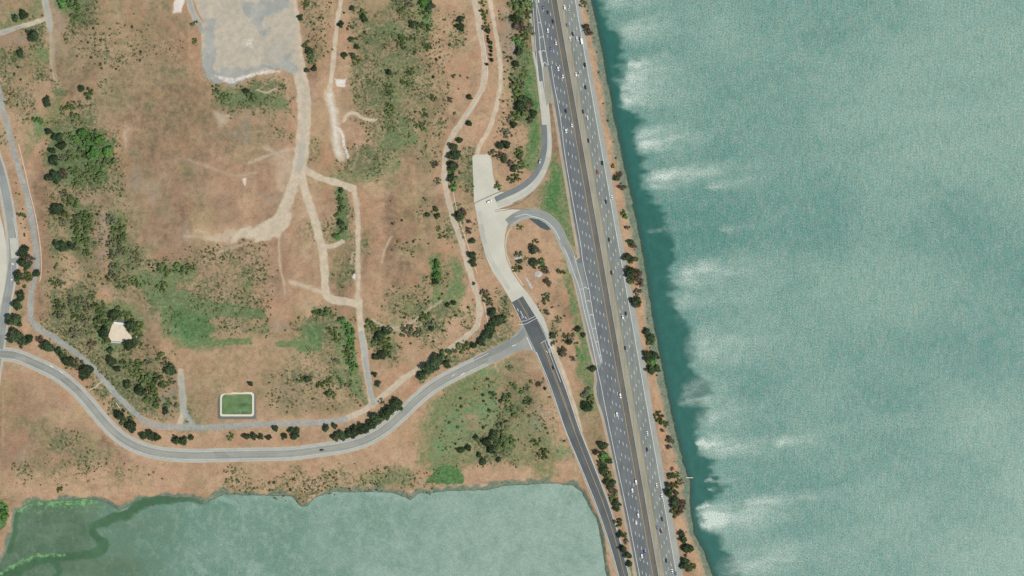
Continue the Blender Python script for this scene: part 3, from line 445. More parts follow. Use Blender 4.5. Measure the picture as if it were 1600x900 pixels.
CHAN = [[(310,779),(270,777),(235,783),(210,793),(195,805),(170,812),(150,820),(143,825),(152,838),(162,852),(155,862),(135,867),(110,868)],
        [(110,868),(75,872),(45,884),(20,896),(-10,912)], [(78,876),(90,888),(88,905)], [(28,800),(22,830),(12,862)]]
def lag_mask(a, b):
    ww = (fbm(a, b, 20, 71, 4) - .5) * 14; a2 = a + ww; b2 = b + (fbm(a, b, 20, 75, 4) - .5) * 14
    ch = np.zeros(a.shape)
    for c, hw in zip(CHAN, (7, 7, 5, 4)): ch = np.maximum(ch, 1 - sstep(hw - 5, hw + 6, seg_dist(a2, b2, catmull(c, 5))))
    mud = 1 - sstep(120, 190, a2 + (b2 - 800) * .1); mud = np.maximum(mud, .75 * (1 - sstep(180, 330, a2)) * sstep(845, 880, b2)); mud = np.maximum(mud, .5 * (1 - sstep(190, 380, a2)))
    alg = np.maximum(1 - sstep(2, 8, seg_dist(a2, b2, catmull([(30,795),(48,786),(90,786),(140,784)], 5))), .9 * (1 - sstep(1, 5, seg_dist(a2, b2, catmull([(100,864),(60,868),(30,880),(0,897),(-20,905)], 5)))))
    alg = np.maximum(alg * .85, .38 * (1 - sstep(4, 26, seg_dist(a2, b2, [(35,792),(150,788)])))) 
    pal = sstep(180, 900, a + (fbm(a, b, 60, 79, 4) - .5) * 500); ed = -sdist(a, b, LAG); pal = np.maximum(pal * .9, .8 * (1 - sstep(2, 16, -ed + (fbm(a, b, 30, 73) - .5) * 14)) * sstep(320, 420, a))
    pal = pal * (1 - .5 * np.exp(-((a - 420) / 60) ** 2 - ((b - 850) / 80) ** 2))
    return [ch, mud, np.clip(alg, 0, 1), np.clip(pal, 0, 1)]
def lag_material():
    t = NT('lagoon_water'); ch, mud, alg, pal = t.attr('water_a'); g, g1, g2, h = wave_grain(t, 1.)
    m = t.noise(.035, 6, .7); f = t.noise(.2, 4, .75)
    col = t.mix(pal, C(108, 142, 122), C(150, 174, 158)); col = t.mix(t.math('MULTIPLY', t.rng(m, .40, .66), .45), col, C(102, 138, 118)); col = t.mix(t.math('MULTIPLY', t.rng(t.noise(.018, 6, .7, dist=1.2), .50, .68), .5), col, C(158, 182, 166))
    col = t.mix(t.math('MULTIPLY', t.rng(h, .46, .66), .4), col, C(158, 180, 160)); col = t.mix(1, col, t.grey(t.rng(g, .36, .64, .76, 1.24, False)), 'MULTIPLY')
    col = t.mix(t.math('MULTIPLY', t.math('MULTIPLY', t.rng(g2, .60, .74), .4), pal), col, C(212, 222, 210))  # pale glint sparkles of the lagoon, put into its colour
    rag = lambda v, n, k: t.math('ADD', v, t.math('MULTIPLY', t.math('SUBTRACT', n, .5), k))
    col = t.mix(t.rng(rag(mud, m, 1.3), .15, .85), col, t.mix(t.rng(m, .35, .65), C(86, 112, 84), C(104, 130, 104)))
    col = t.mix(t.math('MULTIPLY', t.math('MULTIPLY', t.rng(f, .50, .66), mud), .6), col, C(70, 90, 78)); col = t.mix(t.math('MULTIPLY', t.math('MULTIPLY', t.rng(h, .52, .68), mud), .55), col, C(122, 136, 112))
    col = t.mix(t.math('MULTIPLY', t.rng(rag(ch, f, .7), .2, .8), .92), col, t.mix(t.rng(m, .4, .6), C(68, 102, 70), C(78, 114, 80)))
    col = t.mix(t.math('MULTIPLY', t.rng(rag(alg, f, 1.6), .25, .85), .8), col, t.mix(t.rng(f, .45, .6), C(88, 140, 86), C(136, 180, 120)))
    col = t.mix(1, col, t.grey(t.rng(f, .3, .7, .9, 1.1, False)), 'MULTIPLY')
    t.bump(g, t.math('MULTIPLY', t.math('SUBTRACT', 1, mud, clamp=True), .22), .5)
    return t.done(col, .27, .35)
water_grid('lagoon_water', -90, 985, 745, 970, 2.5, ([-300], []), ([], [1100, 1500]), lag_mask, lag_material(), .02)

# ------------------------------------------------------------------ roads (sheets, each a few centimetres above the one below)
fa = -math.atan(.1765)
M_west = rough_mat('west_asphalt', C(118, 123, 121), C(107, 113, 114), .05, 1.0, .9, fa * -1)
M_east = rough_mat('east_asphalt', C(138, 143, 134), C(128, 134, 127), .05, 1.0, .9, fa * -1)
M_inner = rough_mat('dark_shoulder_asphalt', C(116, 114, 105), C(105, 105, 99), .05, 1.0, .9, fa * -1)
M_beige = rough_mat('beige_shoulder_concrete', C(164, 160, 140), C(152, 150, 132), .05, 1.0, .9, fa * -1)
M_paleg = rough_mat('pale_shoulder_asphalt', C(168, 172, 160), C(158, 162, 152), .06, 1.0)
M_ramp = road_mat('ramp_asphalt', C(154, 158, 150), C(144, 149, 143), 2, .10)
M_gore = rough_mat('gore_asphalt', C(142, 146, 140), C(130, 136, 131), .08, 1.0)
M_new = road_mat('new_asphalt', C(102, 107, 105), C(92, 98, 98), 4, .10)
M_newp = rough_mat('fresh_asphalt', C(88, 96, 98), C(78, 88, 91), .06, 1.0)
M_dark = rough_mat('dark_patch_asphalt', C(126, 132, 130), C(116, 123, 122), .08, 1.0)
M_sr = road_mat('grey_road_asphalt', C(160, 163, 152), C(148, 152, 144), 4, .14)
M_flare = rough_mat('grey_junction_asphalt', C(160, 163, 152), C(148, 152, 144), .05, 1.0)
M_srs = rough_mat('pale_road_shoulder', C(186, 184, 168), C(176, 174, 158), .08, 1.0)
M_conc = rough_mat('bleached_concrete', C(208, 205, 186), C(196, 194, 176), .05, .8)
M_conc2 = road_mat('worn_concrete', C(186, 187, 172), C(198, 196, 180), 2, .06)
M_concv = rough_mat('verge_slab', C(186, 187, 172), C(198, 196, 180), .08, .8)
M_white = rough_mat('white_road_paint', C(238, 240, 234), C(212, 215, 208), .3, 1.5)
M_yel = rough_mat('yellow_road_paint', C(206, 178, 116), C(186, 160, 108), .3, 1.5)
M_dirt = rough_mat('verge_dirt', C(184, 172, 150), C(170, 158, 136), .1, 1.0)
def ribbon_mb(mb, pts, z, wl, wr=None, step=4., raw=False):
    """a strip along pts; wl/wr = distance of its edges to the left/right of travel (map units); pts may carry a width as third value"""
    p = np.array(pts, float) if raw else catmull(pts, step)
    q = p[:, :2]; d = np.gradient(q, axis=0); d /= np.linalg.norm(d, axis=1)[:, None] + 1e-9; n = np.stack([d[:, 1], -d[:, 0]], 1)
    if p.shape[1] > 2: a = p[:, 2:3] * .5; b = a
    else: a = wl; b = wl if wr is None else wr
    l = q + n * a; r = q - n * b
    for i in range(len(q) - 1):
        mb.poly([(X(l[i][0]), Y(l[i][1]), z), (X(r[i][0]), Y(r[i][1]), z), (X(r[i + 1][0]), Y(r[i + 1][1]), z), (X(l[i + 1][0]), Y(l[i + 1][1]), z)])
def up(o):
    me = o.data; bm = bmesh.new(); bm.from_mesh(me)
    bmesh.ops.remove_doubles(bm, verts=bm.verts, dist=.001)
    for f in bm.faces:
        if f.normal.z < 0: f.normal_flip()
    bm.to_mesh(me); bm.free(); return o
def ribbon(name, pts, z, mat, wl=1, wr=None):
    mb = MB(); ribbon_mb(mb, pts, GZ + z, wl, wr); o = mb.build(name, mat); uv = o.data.uv_layers.new(name='along').data
    for p in o.data.polygons:
        for j, li in enumerate(p.loop_indices):
            k = o.data.loops[li].vertex_index; uv[li].uv = ((0, 1, 1, 0)[k % 4], (k // 4 + (0, 0, 1, 1)[k % 4]) * 4 * S)
    return tag(up(o), kind='structure')
def sheet(name, pts, z, mat, smooth=None):
    q = catmull(pts, smooth, True) if smooth else pts
    mb = MB(); mb.poly([(X(p[0]), Y(p[1]), GZ + z) for p in q]); o = mb.build(name, mat)
    bm = bmesh.new(); bm.from_mesh(o.data); bmesh.ops.triangulate(bm, faces=bm.faces); bm.to_mesh(o.data); bm.free()
    return tag(up(o), kind='structure')
def strip_between(name, lp, rp, z, mat):     # between two x(y) curves
    ys = np.arange(-90, 996, 12.); mb = MB()
    f = lambda q, y: np.interp(y, [a[1] for a in q], [a[0] for a in q])
    for a, b in zip(ys[:-1], ys[1:]):
        mb.poly([(X(f(lp, a)), Y(a), GZ + z), (X(f(lp, b)), Y(b), GZ + z), (X(f(rp, b)), Y(b), GZ + z), (X(f(rp, a)), Y(a), GZ + z)])
    return tag(up(mb.build(name, mat)), kind='structure')
off = lambda o: [(bx(y) + o, y) for y in range(-100, 1001, 100)]
WL = [(815,-100),(829,0),(833,45),(837.5,90),(840,103),(857,104),(860,130),(866,160),(873,200),(879,240),(886,280),(894,330),(903,380),(907,404),(889,405),(897,430),(911,490),(922,540),(930,570),(934,600),(931,608),(934,625),(943,648),(950,680),(961,728),(978,810),(996,902),(1015,1000)]
WS = [(x - (3.4 if y < 412 or y > 590 else 2.6), y) for x, y in WL]
strip_between('verge', [(x - 1.2, y) for x, y in WS], off(-10), .03, M_dirt)
strip_between('freeway_west_carriageway', WL, off(-8.6), .08, M_west)
strip_between('inner_shoulder', off(-8.6), off(-.4), .10, M_inner)
strip_between('median_shoulder', off(.4), off(8.6), .10, M_beige)
strip_between('freeway_east_carriageway', off(8.6), off(28.9), .08, M_east)
strip_between('outer_shoulder', off(28.9), [(bx(-100) + 34, -100), (bx(0) + 35, 0), (bx(60) + 35, 60), (bx(240) + 36.4, 240), (bx(400) + 36, 400), (bx(500) + 38, 500), (bx(640) + 37, 640), (bx(730) + 37, 730), (bx(900) + 39, 900), (bx(1000) + 40, 1000)], .07, M_paleg)
# off-ramp (north) and on-ramp (south)
OFFR = [(838,80),(843,105),(846,130),(849,155),(852,180),(854,205),(855,228),(853,248),(847,266),(838,282),(826,295),(812,304),(796,311),(776,317)]
ribbon('ramp_shoulder', OFFR, .11, M_conc2, 7.2, 6.4)
ribbon('off_ramp', OFFR[:4], .13, M_west, 3.4, 3.2); ribbon('off_ramp_concrete', [(844.5,127),(849,155),(852,180),(854,205)], .15, M_conc2, 3.2, 3.4)
ribbon('off_ramp_lane', [(850,195),(851,215),(850.5,232),(847,250),(840,266),(831,279),(818,290),(802,299),(786,306),(774,312)], .17, M_dark, 4.2, 4.2)
ONR = [(793,348),(805,339),(820,333),(838,333),(852,338),(864,347),(873,359),(879,372),(886,388),(892,400),(899,425),(906,450),(916,490),(926,530),(936,570)]
ribbon('ramp_shoulder', ONR[:11], .115, M_paleg, 6.5, 9.5); ribbon('on_ramp', ONR, .14, M_ramp, 5.4, 5.2)
sheet('ramp_gore', [(898,411),(909,411),(926,488),(941,566),(936,578),(914,490),(905,450)], .12, M_gore)
sheet('gore_concrete', [(848.5,105),(855.5,103.5),(860,125),(865,152),(868,170),(862,162),(857,161),(854,166),(852,150)], .12, M_beige)
sheet('asphalt_patch', [(826,341),(832,341),(842,343),(852,349),(861,358),(855,360),(845,356),(836,349)], .18, M_newp)
# concrete apron, loop and gate yard
sheet('gate_yard', [(738,246),(741,242),(765,241),(768,250),(770,272),(774,289),(779,297),(784,300),(762,309),(741,318)], .05, M_conc)
sheet('concrete_loop', [(741,318),(762,309),(784,300),(800,301),(806,312),(800,319),(780,326),(800,327),(814,328),(806,336),(797,344),(792,354),(789,366),(788,385),(791,405),(800,425),(812,443),(826,460),(838,477),(850,497),(857,518),(858,538),(846,520),(830,492),(800,473),(785,447),(770,425),(760,403),(752,375),(747,350),(744,332)], .06, M_conc)
ribbon('loop_tyre_wear', [(748,330),(752,352),(757,378),(766,404),(780,428),(795,452)], .09, M_conc2, 3.5, 3.5)
ribbon('loop_edge', [(800,355),(793,365),(790,385),(794,406),(804,426),(818,446)], .10, rough_mat('cream_kerb', C(206, 198, 170), C(190, 182, 156)), .9, .9)
# south road and its junction, new asphalt connector
ribbon('south_road_shoulder', SROAD, .05, M_srs, 11, 11)
ribbon('south_road', SROAD, .09, M_sr, 7.2, 7.0)
sheet('junction_flare', [(815,503),(811,516),(796,530),(775,541),(760,549),(764,571),(780,563),(800,552),(818,546),(831,548),(842,560),(848,545),(830,505)], .11, M_flare)
sheet('junction_wear', [(818,512),(808,524),(780,540),(740,560),(741,566),(782,551),(812,534),(822,524)], .125, M_gore)
CONN = [(808.5,467.5,19),(824,495,22),(838,521,25),(852,555,22),(873,610,22),(895,672,20),(918,730,20),(941,788,20),(960,846,18),(975,900,17),(1000,990,17)]
ribbon('connector_shoulder', [(a, b, c + 5) for a, b, c in CONN[3:]], .04, M_dirt); ribbon('connector_road', CONN, .16, M_new)
sheet('verge_concrete', [(818,462),(826,460),(838,477),(850,497),(858,520),(866,545),(860,545),(850,520),(838,495)], .13, M_concv)
# road at the west edge
WROAD = [(-14,225),(0,268),(8,300),(15,340),(19,375),(19,410),(15,440),(9,475),(3,510),(-2,545),(-10,600)]
ribbon('west_road_shoulder', WROAD, .045, M_srs, 10, 10); ribbon('west_road', WROAD, .07, M_ramp, 6.5, 5.5)
sheet('west_concrete_lot', [(-60,300),(-5,320),(5,355),(10,385),(11,420),(6,455),(-5,500),(-60,520)], .085, M_conc)
sheet('west_road_patch', [(10,331),(18,330),(24,372),(14,374)], .10, M_flare); sheet('west_road_concrete', [(15,372),(25,372),(28,402),(18,404)], .105, M_concv)

# ------------------------------------------------------------------ painted markings
def marking(name, mb, mat): return tag(up(mb.build(name, mat)), kind='structure')
def line_mb(mb, pts, z=.2, w=.22, dash=None):
    p = catmull(pts, 2.5)
    if dash:
        on, per, ph = dash; s = np.concatenate([[0], np.cumsum(np.hypot(*np.diff(p[:, :2], axis=0).T))])
        a = -ph
        while a < s[-1]:
            t = np.array([max(a, 0), min(a + on, s[-1])]); a += per
            if t[1] <= t[0]: continue
            ribbon_mb(mb, np.stack([np.interp(t, s, p[:, 0]), np.interp(t, s, p[:, 1])], 1), GZ + z, w, raw=True)
    else: ribbon_mb(mb, p, GZ + z, w, raw=True)
m = MB()
for k, o in enumerate((-13.6, -18.8, -24.2)):
    line_mb(m, off(o), .19, .30, (5.0, 20.75, 3 + k * 3.2))
for k, o in enumerate((13.1, 18.0, 23.0)):
    line_mb(m, off(o), .19, .30, (5.0, 20.75, 9 + k * 6.5))
line_mb(m, [(938,560),(946,600),(955,640),(964,690),(972,730)], .19, .18, (4.6, 20.75, 7))
marking('lane_dashes', m, M_white)
m = MB()
line_mb(m, off(28.6), .19, .34); line_mb(m, [(861.5,103),(866,133),(875,180),(882,236),(889,280),(897,325),(907,380),(911,410),(919.5,448),(926,486),(934,530),(941,566)], .2, .34)
line_mb(m, [(818,-80),(831.5,0),(835,45),(838.5,90),(842,125),(846,160)], .2, .32); line_mb(m, [(828,-60),(837,0),(839,25),(842,50),(844,75),(846,100)], .2, .32); line_mb(m, [(830,-60),(838.2,0),(842,20),(848,50),(853,80),(857,102)], .2, .34)
line_mb(m, [(880,386),(887,400),(896,425),(905,450),(914,490),(924,530),(932,570),(939,602),(948,648),(965,730),(982,810),(999,897),(1018,990)], .2, .34)
line_mb(m, [(897,400),(904,425),(911,450),(918.5,488),(929,530),(939,566)], .2, .32)
for a, b, c in [((840.5,36),(842.5,35),(845,36.5)), ((843,60),(846,57),(849,58)), ((845,82),(849,78.5),(852.5,80.5)), ((847,102),(851,97),(856,102)), ((912,450.5),(914.5,448.5),(919.5,451.5)), ((917,471.5),(919,469),(923.5,471.5)), ((921.5,493.5),(923,491),(927,492.5)), ((926,514.5),(929,512.5),(931.5,513.5)), ((931,535),(933,533.5),(935,534.5)), ((935.5,556.5),(937,555),(939,556))]:
    line_mb(m, [a, b], .21, .36); line_mb(m, [b, c], .21, .36)
line_mb(m, [(905,452.5),(911,451)], .21, .2)
marking('edge_lines', m, M_white)
m = MB(); line_mb(m, off(-8.6), .2, .32); line_mb(m, off(8.3), .2, .32)
off2 = lambda o: [(a, b) for a, b in catmull([(c[0], c[1]) for c in CONN], 6)]
def par(pts, o):
    p = catmull(pts, 5)[:, :2]; d = np.gradient(p, axis=0); d /= np.linalg.norm(d, axis=1)[:, None]; return [tuple(q) for q in p + np.stack([d[:, 1], -d[:, 0]], 1) * o]
CC = [(c[0], c[1]) for c in CONN]
line_mb(m, [(809,467),(818,482),(827,498)], .22, .28); line_mb(m, [(846,537),(853,553),(866,588),(880,625),(897,672),(920,730),(943,788),(962,846),(976,900),(1000,985)], .22, .28); line_mb(m, [(848,536),(855,552),(868,588),(882,625),(898,672)], .22, .24)
line_mb(m, par(SROAD, .25), .2, .22); marking('yellow_lines', m, M_yel)
m = MB()
line_mb(m, [(801,475),(807,487),(813,500)], .22, .28); line_mb(m, [(840,500),(850,520),(858,540)], .22, .24); line_mb(m, [(838,550),(845,566),(858,598),(872,638),(886,678),(910,735),(932,790),(952,848),(967,900),(990,985)], .22, .34)
line_mb(m, [(857,535),(868,565),(882,602),(895,640),(905,670),(928,728),(951,788),(969,846),(983,900),(1005,985)], .22, .34); line_mb(m, [(851,532),(862,560),(876,597)], .22, .28)
for q in [[(811,502),(819,501.5),(826,499),(832,496),(836,494)], [(810,507),(818,507),(826,504),(833,500),(839,497)]]: line_mb(m, q, .22, .3)
line_mb(m, [(845,536.5),(850,533),(854,531)], .22, .3)
for q in [[(808.5,482),(810,486)], [(813,486),(818,496)], [(853,548),(856,551)], [(858,544),(860,551)], [(820,495),(823,498)]]: line_mb(m, q, .23, .42)
line_mb(m, par(SROAD, 6.4)[3:-12], .2, .26); line_mb(m, par(SROAD, -6.2)[3:-14], .2, .26)
for q in [[(800,541),(806,538.5)], [(720,586),(726,582)], [(706,588),(710,585)], [(78,570),(83,574)], [(93,580),(99,583)], [(823,527),(831,545)]]: line_mb(m, q, .22, .5)
line_mb(m, [(20,340),(26,370),(28,405),(24,440),(17,475)], .2, .26); line_mb(m, [(18,410),(18,425),(16,445)], .2, .15)
for q in [[(19.5,411),(20.5,414)], [(17.5,436),(19,438)]]: line_mb(m, q, .22, 1.1)
line_mb(m, [(804,339.5),(820,334.5),(828,337),(838,339.5),(850,343.5),(860,351),(868,361),(875,374)], .2, .32)
marking('road_lines', m, M_white)

# ------------------------------------------------------------------ barriers, rails, fences, drains, jetty
m = MB()
for y in range(-90, 990, 30):
    a, b = bx(y), bx(y + 29.6); sec = [(-.4, 0), (-.28, .35), (-.12, .95), (.12, .95), (.28, .35), (.4, 0)]
    m.loft([[(X(a) + s, Y(y), GZ + .05 + z) for s, z in sec], [(X(b) + s, Y(y + 29.6), GZ + .05 + z) for s, z in sec]])
tag(m.build('median_barrier', plain('barrier_concrete', C(186, 184, 170))), 'long low concrete barrier dividing the two freeway carriageways', 'barrier')
M_steel = plain('galvanised_rail', C(120, 116, 104), .5, .5, .3); M_wood = plain('timber_post', C(96, 84, 66))
def rail(name, pts, label, cat, hgt=.8, gap=5.5, beam=.16, mat=M_steel):
    root = empty(name, (X(pts[0][0]), Y(pts[0][1]), GZ)); p = catmull(pts, 2.5); m = MB(); acc = 99
    bx0, by0 = X(pts[0][0]), Y(pts[0][1]); prev = None
    for k in range(len(p)):
        x, y = X(p[k][0]) - bx0, Y(p[k][1]) - by0
        if prev is not None:
            acc += math.hypot(x - prev[0], y - prev[1]); d = Vector((x - prev[0], y - prev[1], 0)); n = Vector((-d.y, d.x, 0)).normalized() * .07
            a = Vector((prev[0], prev[1], 0)); b = Vector((x, y, 0))
            m.prism([(a + n)[:2], (b + n)[:2], (b - n)[:2], (a - n)[:2]], hgt - beam * 2, hgt)
        if acc > gap: q = MB(); q.box(x - .08, x + .08, y + .12, y + .28, 0, hgt - .05); q.build('post', M_wood, root); acc = 0
        prev = (x, y)
    m.build('rail', mat, root); tag(root, label, cat); return root
rail('guard_rail', [(774,328.5),(790,325),(806,320),(820,312.5),(833,300)], 'dark steel guard rail along the outer edge of the off ramp', 'guard rail')
rail('guard_rail', [(774,331),(788,329),(802,326.5),(814,327),(828,328)], 'dark steel guard rail along the north edge of the on ramp', 'guard rail')
rail('gate_fence', [(742,318),(752,313),(760,309.5),(772,304),(784,299)], 'dark slanting fence closing the pale concrete yard', 'fence', 1.6, 3, .4)
M_drain = plain('pale_drain_concrete', C(222, 212, 190))
def drain(pts, label):
    m = MB(); p = catmull(pts, 3)
    for a, b in zip(p[:-1], p[1:]):
        d = b - a; n = np.array([d[1], -d[0]]) / np.hypot(*d) * .42
        m.prism([(X(q[0]), Y(q[1])) for q in (a + n, b + n, b - n, a - n)], GZ - .3, GZ + .28)
    return tag(m.build('drain_kerb', M_drain), label, 'drain')
drain([(747,-10),(750,20),(754,50),(757.5,75),(760,92),(761.5,112),(760,132)], 'thin white drain kerb beside the gravel track near the conifer row')
drain([(757,140),(748,152),(738,168),(728,182)], 'thin white drain kerb at the bend of the track north of the yard')
drain([(708,298),(712,320),(720,350),(728,375),(738,405),(746,428)], 'thin white drain kerb along the track west of the concrete loop')
drain([(752,458),(757,478),(762,503)], 'short white drain kerb above the dark trees by the junction')
drain([(29,225),(38,262),(46,298),(54,330),(60,362),(64,395),(64.5,425),(62,440)], 'thin white drain kerb east of the grey track at the west edge')
drain([(181,629),(187,637)], 'tiny white drain piece beside the gravel track in the southwest')
m = MB(); jx = X(1072); jy = Y(746.5)
m.box(jx, jx + 7.5, jy - .45, jy + .5, 1.5, 1.75)
for k in range(4): m.box(jx + 1 + k * 2.2, jx + 1.25 + k * 2.2, jy - .4, jy + .4, -1.5, 1.5)
tag(m.build('jetty', M_drain), 'narrow pale jetty poking from the rocky bank into the bay', 'jetty')

# ------------------------------------------------------------------ lined pond and sand pad
ox, oy = X(370), Y(632); root = empty('lined_pond', (ox, oy, GZ))
tag(root, 'rectangular lined pond of green algae water with cream rim', 'pond')
def rr(x0, x1, y0, y1, rs):
    out = []
    for (cx, cy, a0, r) in ((x1, y0, -90, rs[0]), (x1, y1, 0, rs[1]), (x0, y1, 90, rs[2]), (x0, y0, 180, rs[3])):
        sx = -1 if cx == x1 else 1; sy = 1 if cy == y0 else -1
        for k in range(7):
            a = math.radians(a0 + 15 * k); out.append(((cx + sx * r + r * math.cos(a) - 370) * S, (632 - (cy + sy * r) + r * math.sin(a) * -1) * S))
    return out
o1 = rr(340, 400.5, 610, 655, (5, 3, 3, 7)); o2 = rr(344, 397, 612.5, 650.5, (5, 4, 3, 9)); o3 = rr(346.8, 394.0, 615.8, 647.4, (4, 3, 2, 7))
def ringmesh(name, a, b, za, zb, mat):
    m = MB(); n = len(a)
    for i in range(n): j = (i + 1) % n; m.poly([(*a[i], za), (*a[j], za), (*b[j], zb), (*b[i], zb)])
    return up(m.build(name, mat, root))
ringmesh('liner', o1, o2, .03, .5, plain('dark_pond_liner', C(112, 112, 104))); ringmesh('rim', o2, o3, .52, .56, plain('cream_rim', C(222, 214, 190)))
ringmesh('inner_slope', o3, [(x * .97, y * .96) for x, y in o3], .55, .05, plain('green_slope', C(84, 104, 66)))
t = NT('algae_water'); c = t.mix(t.rng(t.noise(.12, 4), .35, .65), C(92, 122, 74), C(110, 136, 88)); c = t.mix(t.rng(t.noise(.09, 4, vec=t.mapped(.5, (.5, 1.5, 1))), .55, .72), c, C(68, 104, 62)); c = t.mix(t.math('MULTIPLY', t.rng(t.noise(.07, 5, .7), .56, .72), .7), c, C(140, 156, 130))
m = MB(); m.poly([(x * .985, y * .98, .2) for x, y in o3]); up(m.build('algae_water', t.done(c, .4, .3), root))
ox, oy = X(195), Y(515); root = empty('concrete_pit', (ox, oy, GZ + .5)); gz = ground_h(195, 515)
root.location.z = gz
tag(root, 'pale sandy concrete pit with white ledge and dark side walls among dark trees', 'pit')
R = lambda pts: [((a - 195) * S, (515 - b) * S) for a, b in pts]
m = MB(); m.prism(R([(177,503),(198,506),(215,520),(217,528),(205,530),(194,534),(175,533),(170,525)]), -1, .35); m.build('sand_floor', rough_mat('pale_sand', C(228, 214, 190), C(218, 202, 176), .2, 1.2), root)
m = MB(); m.prism(R([(178,502.5),(197,505),(196,508),(177.5,505.5)]), -1, .9); m.build('ledge', plain('white_concrete', C(232, 230, 222)), root)
m = MB(); m.prism(R([(186,498.5),(200,501.5),(198,505),(184,502)]), -1, 1.6, .9); m.build('dark_panel', plain('weathered_panel', C(104, 104, 104)), root)
m = MB(); m.prism(R([(217,517),(222,518),(221,534),(217,531)]), -1, 1.6, .9); m.build('dark_panel', bpy.data.materials['weathered_panel'], root)
m = MB(); m.prism(R([(213,522),(216.5,522),(216.5,528),(214,528)]), -1, 1.0); m.build('ledge', plain('grey_ledge', C(190, 196, 200)), root)
m = MB(); m.prism(R([(174,533.5),(190,534.5),(189,536.5),(174,535.5)]), -1, .7); m.build('ledge', bpy.data.materials['grey_ledge'], root)

# pale rock heaps inside the on-ramp loop
M_rock = plain('pale_rock', C(196, 194, 184))
def rocks(cx, cy, rx, ry, ang, n, label):
    m = MB(); rs = random.Random(int(cx))
    m.prism([((rx * math.cos(a) * math.cos(ang) - ry * math.sin(a) * math.sin(ang)) * S * 1.15, (rx * math.cos(a) * math.sin(ang) + ry * math.sin(a) * math.cos(ang)) * S * 1.15) for a in np.linspace(0, 2 * math.pi, 15)[:-1]], -.4, .10)
    for _ in range(n):
        u, v = rs.gauss(0, .5) * rx, rs.gauss(0, .5) * ry; ca, sa = math.cos(ang), math.sin(ang)
        x, y = (u * ca - v * sa) * S, (u * sa + v * ca) * S; r = rs.uniform(.35, 1.0)
        pts = [(x + r * rs.uniform(.7, 1.1) * math.cos(a), y + r * rs.uniform(.7, 1.1) * math.sin(a)) for a in np.linspace(0, 2 * math.pi, 7)[:-1]]
        m.prism(pts, -.3, r * rs.uniform(.5, 1.1), rs.uniform(.4, .8))
    o = m.build('rock_heap', M_rock); o.location = (X(cx), Y(cy), GZ); tag(o, label, 'rocks')
rocks(826.5, 442.5, 9, 1.8, math.radians(-58), 46, 'long narrow row of pale boulders beside the concrete loop')
rocks(841.5, 428.5, 5.5, 4, 0, 34, 'scattered pale rock heap south of the dark tree pair inside the loop')
rocks(809.5, 403.5, 4, 3.5, 0, 26, 'small pale rock heap beneath grey shrubs by the loop edge')
for px, py, lab in ((863, 284.5, 'thin sign post with white plate in the green triangle between ramp and freeway'), (845.5, 315.5, 'thin sign post with white plate beside the guard rail of the off ramp')):
    root = empty('sign_post', (X(px), Y(py), GZ)); tag(root, lab, 'sign')
    m = MB(); m.tube([(0, 0, 0), (0, 0, 2.4)], .06); m.build('post', M_steel, root)
    m = MB(); m.box(-.5, .5, -.05, .05, 1.6, 2.6); o = m.build('plate', plain('white_plate', C(235, 235, 230)), root); o.rotation_euler = (-.5, 0, .5)

